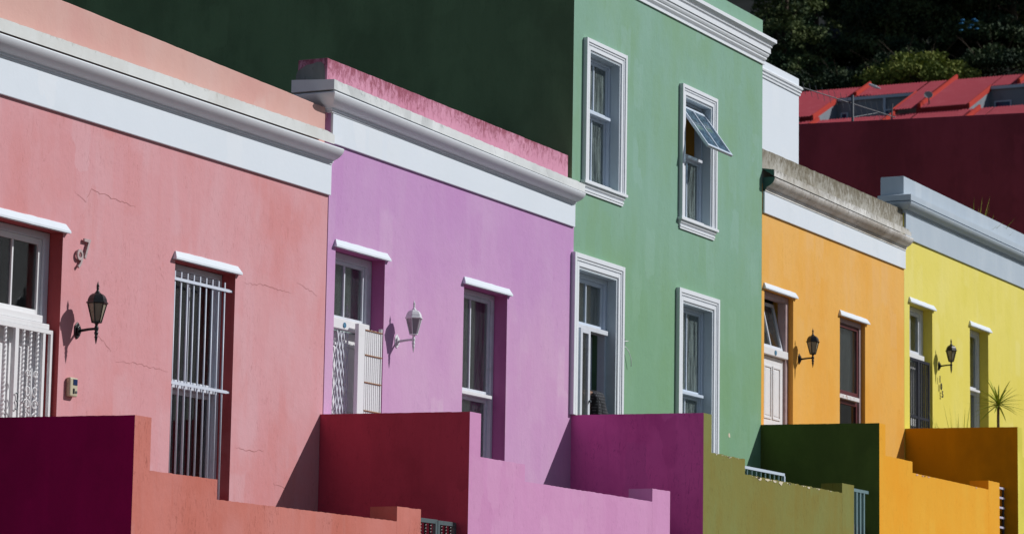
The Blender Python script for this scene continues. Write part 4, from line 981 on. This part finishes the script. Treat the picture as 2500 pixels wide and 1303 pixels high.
for s_, ii in ((-1, 18), (1, 22)):
    hx, hy_, hz_ = px_ + BV[ii][0], py_ + BV[ii][1], pz_ + BV[ii][2]
    for k in range(4):
        o_ = (k - 1.5) * 0.018; L_ = (0.075, 0.085, 0.08, 0.062)[k]
        mb.tube([(hx, hy_ + o_, hz_), (hx - 0.03, hy_ + o_, hz_ - 0.03 - L_ * 0.3), (hx - 0.02, hy_ + o_, hz_ - 0.03 - L_ * 0.7), (hx + 0.0, hy_ + o_, hz_ - 0.03 - L_)], 0.009, 6, r1=0.007)
    mb.tube([(hx, hy_ - s_ * 0.02, hz_), (hx + 0.02, hy_ - s_ * 0.035, hz_ - 0.03), (hx + 0.01, hy_ - s_ * 0.03, hz_ - 0.06)], 0.011, 6, r1=0.008)
mb.build('fingers', M['skin'], person, smooth=True)

# ------------------------------------------------------------------ plants
def blade(mb, p, d, L, w, droop, rng):
    d = Vector(d).normalized(); side = d.cross(Vector((0, 0, 1)))
    if side.length < 0.1: side = Vector((1, 0, 0))
    side.normalize(); n = 7; n0 = len(mb.v)
    for i in range(n + 1):
        t = i / n; c_ = Vector(p) + d * L * t - Vector((0, 0, droop * L * t * t)); ww = w * (1 - t) ** 0.6 * (0.5 + min(1, t * 4) * 0.5)
        up = Vector((0, 0, w * 0.35 * (1 - t)))
        mb.v += [tuple(c_ - side * ww + up), tuple(c_), tuple(c_ + side * ww + up)]
    for i in range(n):
        a = n0 + 3 * i; mb.face((a, a + 3, a + 4, a + 1)); mb.face((a + 1, a + 4, a + 5, a + 2))
rng = random.Random(21)
r = thing('spiky_plant', (44.62, 14.10, 3.35), 'spiky palm like plant with bare stem in front of the yellow house', 'plant')
MB().tube([(44.62, 14.10, 3.35), (44.63, 14.10, 3.9), (44.61, 14.10, 4.3), (44.62, 14.10, 4.56)], 0.026, 8, r1=0.02).build('stem', M['bark'], r)
mb = MB()
for i in range(46):
    a = i * 2.39996; e = math.asin(-0.35 + 1.3 * (i + .5) / 46) if -0.35 + 1.3 * (i + .5) / 46 < 1 else 1.5
    blade(mb, (44.62, 14.10, 4.56 + 0.03 * (i / 46)), (math.cos(a) * math.cos(e), math.sin(a) * math.cos(e), math.sin(e)), rng.uniform(.40, .56), 0.019, 0.12 + 0.1 * rng.random(), rng)
mb.build('leaves', M['palmleaf'], r)
r = thing('spiky_plant', (43.62, 14.39, 3.35), 'low clump of spiky leaf tips just showing above the orange brown wall', 'plant')
mb = MB()
for i in range(24):
    a = i * 2.4; e = 0.95 + 0.6 * rng.random()
    blade(mb, (43.62 + .03 * math.cos(a), 14.39 + .03 * math.sin(a), 3.35), (math.cos(a) * math.cos(e), math.sin(a) * math.cos(e), math.sin(e)), rng.uniform(.85, 1.3), 0.010, 0.05, rng)
mb.build('leaves', M['palmleaf'], r)
r = thing('grass_tuft', (47.9, 15.55, 7.3), 'tuft of wild grass growing behind the pale blue parapet', 'plant')
mb = MB()
for i in range(70):
    a = rng.uniform(0, 6.28); e = rng.uniform(0.6, 1.5); cx = rng.gauss(0, 0.30)
    blade(mb, (47.95 + cx, 15.55 + rng.uniform(-.1, .1), 7.35), (math.cos(a) * math.cos(e), math.sin(a) * math.cos(e), math.sin(e)), rng.uniform(.95, 1.45) * (1.0 - min(.4, abs(cx) * 0.6)), 0.013, 0.12, rng)
mb.build('leaves', M['palmleaf'], r)

# ------------------------------------------------------------------ background: maroon building and its aerial
r = thing('building', (56.0, 16.5, 3.4), 'large building with a plain dark maroon side wall behind the yellow house', 'building')
mb = MB(); mb.extr_y([(56.0, 2.5), (66, 2.5), (66, 11.55), (56.0, 11.55)], 15.4, 23.5)
for i, v in enumerate(mb.v):
    if v[2] > 10: mb.v[i] = (v[0], v[1], 11.50 + (v[1] - 17.1) * 0.025)
mb.build('wall', M['maroonwall'], r, bevel=0.01)
MB().box(56.3, 65.8, 15.6, 23.3, 11.1, 11.3).build('roof', M['roofiron'], r)
r = thing('tv_aerial', (57.96, 21.44, 11.3), 'metal television aerial on a pole above the maroon wall', 'aerial')
MB().tube([(57.96, 21.44, 11.3), (57.96, 21.44, 12.55)], 0.028, 8).build('pole', M['alu'], r, smooth=True)
A = Vector((56.25, 21.89, 12.42)); B = Vector((59.64, 21.10, 12.36)); D = (B - A).normalized(); Nn = Vector((-D.y, D.x, 0))
bm_ = MB().tube([tuple(A), tuple(B)], 0.011, 6).tube([(57.96, 21.44, 12.08), tuple(A + (B - A) * 0.8 - Vector((0, 0, .03)))], 0.010, 6).build('boom', M['alu'], r)
mb = MB()
for i in range(15):
    p = A + (B - A) * (i + 0.2) / 15; l = 0.14 + 0.006 * i; q = Vector((0.25 * Nn.x, 0.25 * Nn.y, 0.95)).normalized()
    mb.tube([tuple(p - q * l), tuple(p + q * l)], 0.005, 5)
mb.build('element', M['alu'], r)
mb = MB(); p = B - D * 0.12
for s_ in (-1, 1): mb.tube([tuple(p + Vector((0, 0, 0.02))), tuple(p + Vector((0.05, 0, s_ * 0.28)))], 0.018, 5)
mb.build('reflector', M['alu'], r)

# ------------------------------------------------------------------ background: row of red roofed houses
RM = (28.5 - 26.2) / 5.2
def zr(x): return 28.5 + (x - 130) * RM
def corr(mb, y0, y1, xa_, xb_, dz=0.0, pitch=0.135, amp=0.032):
    """corrugated sheet on the roof slope between xa_ (eaves) and xb_ (ridge)"""
    n = int((y1 - y0) / pitch * 6); n0 = len(mb.v)
    for i in range(n + 1):
        y = y0 + (y1 - y0) * i / n; h_ = amp * math.sin((y) / pitch * 6.28318)
        for x in (xa_, xb_): mb.v.append((x - h_ * 0.4, y, zr(x) + h_ * 0.91 + dz))
    for i in range(n): a = n0 + 2 * i; mb.face((a, a + 2, a + 3, a + 1))
units = [(47.3, 51.6), (43.05, 47.3), (39.45, 43.05), (34.6, 39.45)]
dorm = [(44.3, 48.15), (36.7, 40.75)]
XD0, XD1, XM = 124.87, 128.05, 124.85
words = ['leftmost', 'second', 'third', 'rightmost']
for ui, (y0, y1) in enumerate(units):
    r = thing('terraced_house', (130, y0, 22), '%s of the distant houses under red corrugated roofs' % (words[ui] if ui in (0, 3) else words[ui] + ' from the left'), 'house', 'red roofed houses behind the row')
    mb = MB(); segs = [(y0, y1, XM, 130.0)]
    for a, b in dorm:
        new = []
        for s0, s1, e0, e1 in segs:
            lo, hi = max(a, s0), min(b, s1)
            if e0 == XM and e1 == 130.0 and lo < hi:
                if s0 < lo: new.append((s0, lo, XM, 130.0))
                if hi < s1: new.append((hi, s1, XM, 130.0))
                new.append((lo, hi, XD1, 130.001))
            else: new.append((s0, s1, e0, e1))
        segs = new
    for s0, s1, e0, e1 in segs: corr(mb, s0 + 0.02, s1 - 0.02, e0, min(e1, 130))
    corr(mb, y0 + 0.02, y1 - 0.02, 119.5, XM - 0.12, dz=-0.20)
    mb.quad((130, y0, zr(130) - .05), (130, y1, zr(130) - .05), (134.5, y1, 26.4), (134.5, y0, 26.4))
    rf = mb.build('roof', M['redroof'], r, smooth=True)
    MB().box(119.9, 134, y0 + 0.02, y1 - 0.02, 19, 23.7).build('wall', M['palewall'], r)
    # red copings on the party line, upper and lower tiers
    def coping(yc, xa_, xb_, dz=0.0, ww=0.075):
        mb = MB(); n0 = 0
        xl, xr = xa_, xb_
        for x in (xl, xr):
            z = zr(x) + dz
            for yy, zz in ((yc - ww, z - 0.05), (yc - ww, z + 0.17), (yc, z + 0.21), (yc + ww, z + 0.17), (yc + ww, z - 0.05)): mb.v.append((x, yy, zz))
        for j in range(4): mb.face((j, j + 1, 6 + j, 5 + j))
        mb.face((4, 3, 2, 1, 0)); mb.face((5, 6, 7, 8, 9)); return mb.build('coping', M['redtrim'], r)
    indorm = any(a < y0 < b for a, b in dorm)
    coping(y0, XD1 + 0.15 if indorm else XM + 0.05, 130.2)
    for yc in (47.75, 44.15, 40.15):
        if y0 <= yc < y1: coping(yc, 119.5, XM - 0.25, -0.2)
    for a, b in dorm:
        lo, hi = max(a, y0), min(b, y1)
        if lo >= hi: continue
        mb = MB(); xw = XD1 + 0.05; z0 = zr(XD0) - 0.55
        mb.quad((xw, lo, z0), (xw, hi, z0), (xw, hi, zr(XD1) + .02), (xw, lo, zr(XD1) + .02))
        mb.quad((XD0, lo, z0), (XD0, hi, z0), (xw, hi, z0), (xw, lo, z0))
        if lo == a: mb.poly([(XD0, lo, z0), (xw, lo, z0), (xw, lo, zr(xw)), (XD0, lo, zr(XD0))])
        if hi == b: mb.poly([(XD0, hi, z0), (xw, hi, z0), (xw, hi, zr(xw)), (XD0, hi, zr(XD0))])
        dm = mb.build('dormer', M['dormer'], r)
        mb = MB().box(XD1 - 0.06, XD1 + 0.03, lo, hi, zr(XD1) - 0.16, zr(XD1) - 0.02)
        if hi - lo > 1.5: mb.box(XD1 - 0.04, XD1 + 0.02, (lo + hi) / 2 - 0.06, (lo + hi) / 2 + 0.06, z0, zr(XD1) - 0.16)
        mb.build('dormer_trim', M['dormtrim'], dm)
        wl = MB().frame(lo + 0.3, lo + min(1.5, hi - lo - 0.2), z0 + 0.35, z0 + 1.25, XD1 - 0.03, XD1 + 0.04, 0.06)
        # frame() works in x/z: rotate so the window faces the camera side (-x)
        wl.v = [(y, x, z) for x, y, z in wl.v]
        wf = wl.build('dormer_window', M['dormtrim'], dm)
        MB().box(XD1 - 0.0, XD1 + 0.01, lo + 0.36, lo + min(1.5, hi - lo - 0.2) - 0.06, z0 + 0.41, z0 + 1.19).build('pane', M['screen'], wf)
        for yy in [q for q in (lo if lo == a else None, hi if hi == b else None) if q is not None]:
            coping(yy, XM + 0.05, XD1 + 0.1, -0.16, 0.05)
r = thing('satellite_dish', (125.4, 42.75, 26.6), 'grey satellite dish at the foot of the long red roof coping', 'satellite dish')
mb = MB(); mb.lathe(0, 0, [(0.02, 0.0), (0.10, 0.01), (0.17, 0.03), (0.20, 0.055), (0.195, 0.06), (0.16, 0.04), (0.02, 0.02)], 18)
R_ = Matrix.Rotation(rad(-62), 3, 'Y') @ Matrix.Rotation(rad(20), 3, 'X')
mb.v = [tuple(Vector((125.3, 42.75, 26.85)) + R_ @ Vector(v)) for v in mb.v]
mb.build('dish', M['dish'], r, smooth=True)
MB().tube([(125.45, 42.75, 26.35), (125.35, 42.75, 26.85)], 0.03, 6).build('mount', M['alu'], r)
r = thing('roof_fitting', (128.9, 46.5, 28.1), 'small white fitting lying on the red roof beside the short coping', 'roof fitting')
ob = skinned('cover', [(128.5, 46.75, 28.30), (128.5, 46.6, 28.22), (128.5, 46.4, 28.12), (128.5, 46.15, 28.03)], [(0, 1), (1, 2), (2, 3)], [.05, .07, .08, .02], M['trim'], r, (128.9, 46.5, 28.1))

# ------------------------------------------------------------------ trees on the hillside
def crown_mesh(name, seed, n_cl, leaves, shape, leaf, mats):
    """crown made of many small leaf faces gathered in clumps; shape(rng)->clump centre and radius"""
    rs = np.random.RandomState(seed); V = []; F = []; MI = []
    for c in range(n_cl):
        (cx, cy, cz), cr = shape(rs)
        k = leaves
        d = rs.normal(size=(k, 3)); d /= np.linalg.norm(d, axis=1)[:, None]
        rr = cr * rs.uniform(0.35, 1.0, size=k) ** 0.5
        p = np.array([cx, cy, cz]) + d * rr[:, None] * np.array([1, 1, 0.62])
        for q in range(k):
            a = rs.normal(size=3); a /= np.linalg.norm(a); b = np.cross(a, rs.normal(size=3)); b /= np.linalg.norm(b)
            s_ = leaf * rs.uniform(0.6, 1.4); i0 = len(V)
            V += [p[q] - a * s_ - b * s_ * .5, p[q] + a * s_ - b * s_ * .5, p[q] + a * s_ * .6 + b * s_ * .6, p[q] - a * s_ * .5 + b * s_ * .5]
            F.append((i0, i0 + 1, i0 + 2, i0 + 3)); MI.append(0)
    me = bpy.data.meshes.new(name); me.from_pydata([tuple(v) for v in V], [], F); me.update()
    for m_ in mats: me.materials.append(m_)
    return me
def pine_shape(rs):
    t = rs.uniform(0.0, 1.0); z = 0.6 + t * 9.6; R = 3.3 * (1 - t) ** 0.6 * (0.75 + 0.25 * math.sin(t * 25)) + 0.4
    a = rs.uniform(0, 6.28); q = R * rs.uniform(0.35, 1.0)
    return (q * math.cos(a), q * math.sin(a), z), rs.uniform(0.35, 0.8)
def broad_shape(rs):
    a = rs.uniform(0, 6.28); u = rs.uniform(-0.4, 1); q = 3.3 * math.sqrt(max(0.05, 1 - u * u)) * rs.uniform(0.5, 1.0)
    return (q * math.cos(a), q * math.sin(a), 3.6 + u * 3.3), rs.uniform(0.5, 1.0)
def bush_shape(rs):
    a = rs.uniform(0, 6.28); q = 1.5 * math.sqrt(rs.uniform(0, 1)); z = 0.35 + (1 - (q / 1.6) ** 2) * 0.9 * rs.uniform(0.4, 1)
    return (q * math.cos(a), q * math.sin(a), z), rs.uniform(0.25, 0.45)
PINE = [crown_mesh('pine_crown', 1, 330, 80, pine_shape, 0.085, [M['leaf1']]), crown_mesh('pine_crown', 2, 330, 80, pine_shape, 0.085, [M['leaf1']])]
BROAD = [crown_mesh('broad_crown', 3, 330, 80, broad_shape, 0.09, [M['leaf3']])]
BUSH = [crown_mesh('bush_crown', 5, 90, 90, bush_shape, 0.045, [M['leaf2']]), crown_mesh('bush_crown', 6, 90, 90, bush_shape, 0.05, [M['leaf3']])]
def trunk_mesh(h_, r_):
    mb = MB(); mb.tube([(0, 0, -0.6), (0.1, 0, h_ * .35), (-0.05, .1, h_ * .7), (0, 0, h_)], r_, 8, r1=r_ * 0.35)
    rg = random.Random(9)
    for i in range(9):
        z = h_ * (0.3 + 0.07 * i); a = i * 2.4; L_ = 2.2 - 0.15 * i
        mb.tube([(0, 0, z), (L_ * .5 * math.cos(a), L_ * .5 * math.sin(a), z + .35), (L_ * math.cos(a), L_ * math.sin(a), z + .9)], r_ * .3, 5, r1=r_ * .08)
    me = bpy.data.meshes.new('trunk'); me.from_pydata(mb.v, [], mb.f); me.materials.append(M['bark']); return me
TR = trunk_mesh(9.0, 0.22); TRB = trunk_mesh(6.5, 0.25); TRS = trunk_mesh(1.0, 0.05)
def tree(name, crown, trunk, x, y, s, rz, label, cat, group=None):
    r = thing(name, (x, y, gz(x) - 0.1), label, cat, group); r.scale = (s, s, s); r.rotation_euler = (0, 0, rz)
    for nm, me in (('crown', crown), ('trunk', trunk)):
        o = bpy.data.objects.new(nm, me); COL.objects.link(o); o.parent = r
G1 = 'dark trees on the hillside'
for x, y, k, s, l in ((162, 64.2, 'p0', 0.95, 'broad dark conifer just right of the green tower roof'), (168, 59.3, 'b0', 0.95, 'dark tree with bare slender trunk near the middle of the hillside'),
                      (172, 57.0, 'p1', 1.1, 'tall dark conifer behind the middle of the wood'), (171, 52.8, 'b0', 1.15, 'round black green tree nearest the right edge'),
                      (182, 70.0, 'p1', 1.3, 'shadowed conifer partly hidden behind the green tower'), (186, 55.5, 'p0', 1.3, 'dim conifer high up at the top right'),
                      (176, 64.0, 'b0', 1.2, 'dark leafy tree between the two left conifers'), (190, 62.5, 'p0', 1.3, 'furthest conifer at the top of the slope')):
    if k[0] == 'p': tree('pine_tree', PINE[int(k[1])], TR, x, y, s, x * 1.3, l, 'tree', G1)
    else: tree('broadleaf_tree', BROAD[0], TRB, x, y, s, x * 1.3, l, 'tree', G1)
G2 = 'bushes below the trees'
for x, y, k, s, l in ((157.5, 54.1, 0, 2.0, 'sunlit olive green bush above the middle of the red roofs'), (158, 56.6, 0, 1.35, 'low yellow green shrub left of the sunlit bush'), (158, 59.0, 1, 1.5, 'dull brown green bush above the first red dormer'),
                      (159, 62.6, 1, 1.4, 'dark low bush beside the white chimney'), (160, 50.6, 1, 1.7, 'dark bush at the right edge above the roofs'), (163, 57.2, 1, 1.5, 'dark bush between the tree trunks in the middle'),
                      (166, 63.3, 1, 2.1, 'dark bush under the leftmost conifer'), (167, 60.2, 1, 2.1, 'dark shrub behind the slender trunk'), (169, 54.0, 1, 2.0, 'dark bush under the trees at upper right'), (174, 54.6, 0, 1.7, 'yellow lit bush in the top right corner'), (158.5, 58.4, 0, 1.0, 'small sunlit shrub just above the first short red coping'), (157, 52.1, 0, 1.0, 'small sunlit shrub right of the big olive bush')):
    tree('bush', BUSH[k], TRS, x, y, s, x, l, 'bush', G2)
mb = MB(); rng = random.Random(2)
for i in range(9):
    c_ = Vector((156.0, 50.7, 37.3)) + Vector((rng.uniform(-.1, .1), rng.uniform(-.7, .7), rng.uniform(-.4, .4)))
    mb.lathe(c_.x, c_.y, [(0.02, c_.z), (0.14, c_.z + .03), (0.10, c_.z + .08), (0.01, c_.z + 0.10)], 7)
tag(mb.build('blue_scraps', M['tarp']), 'scraps of bright blue glimpsed among the dark trees at top right', 'scraps', kind='stuff')
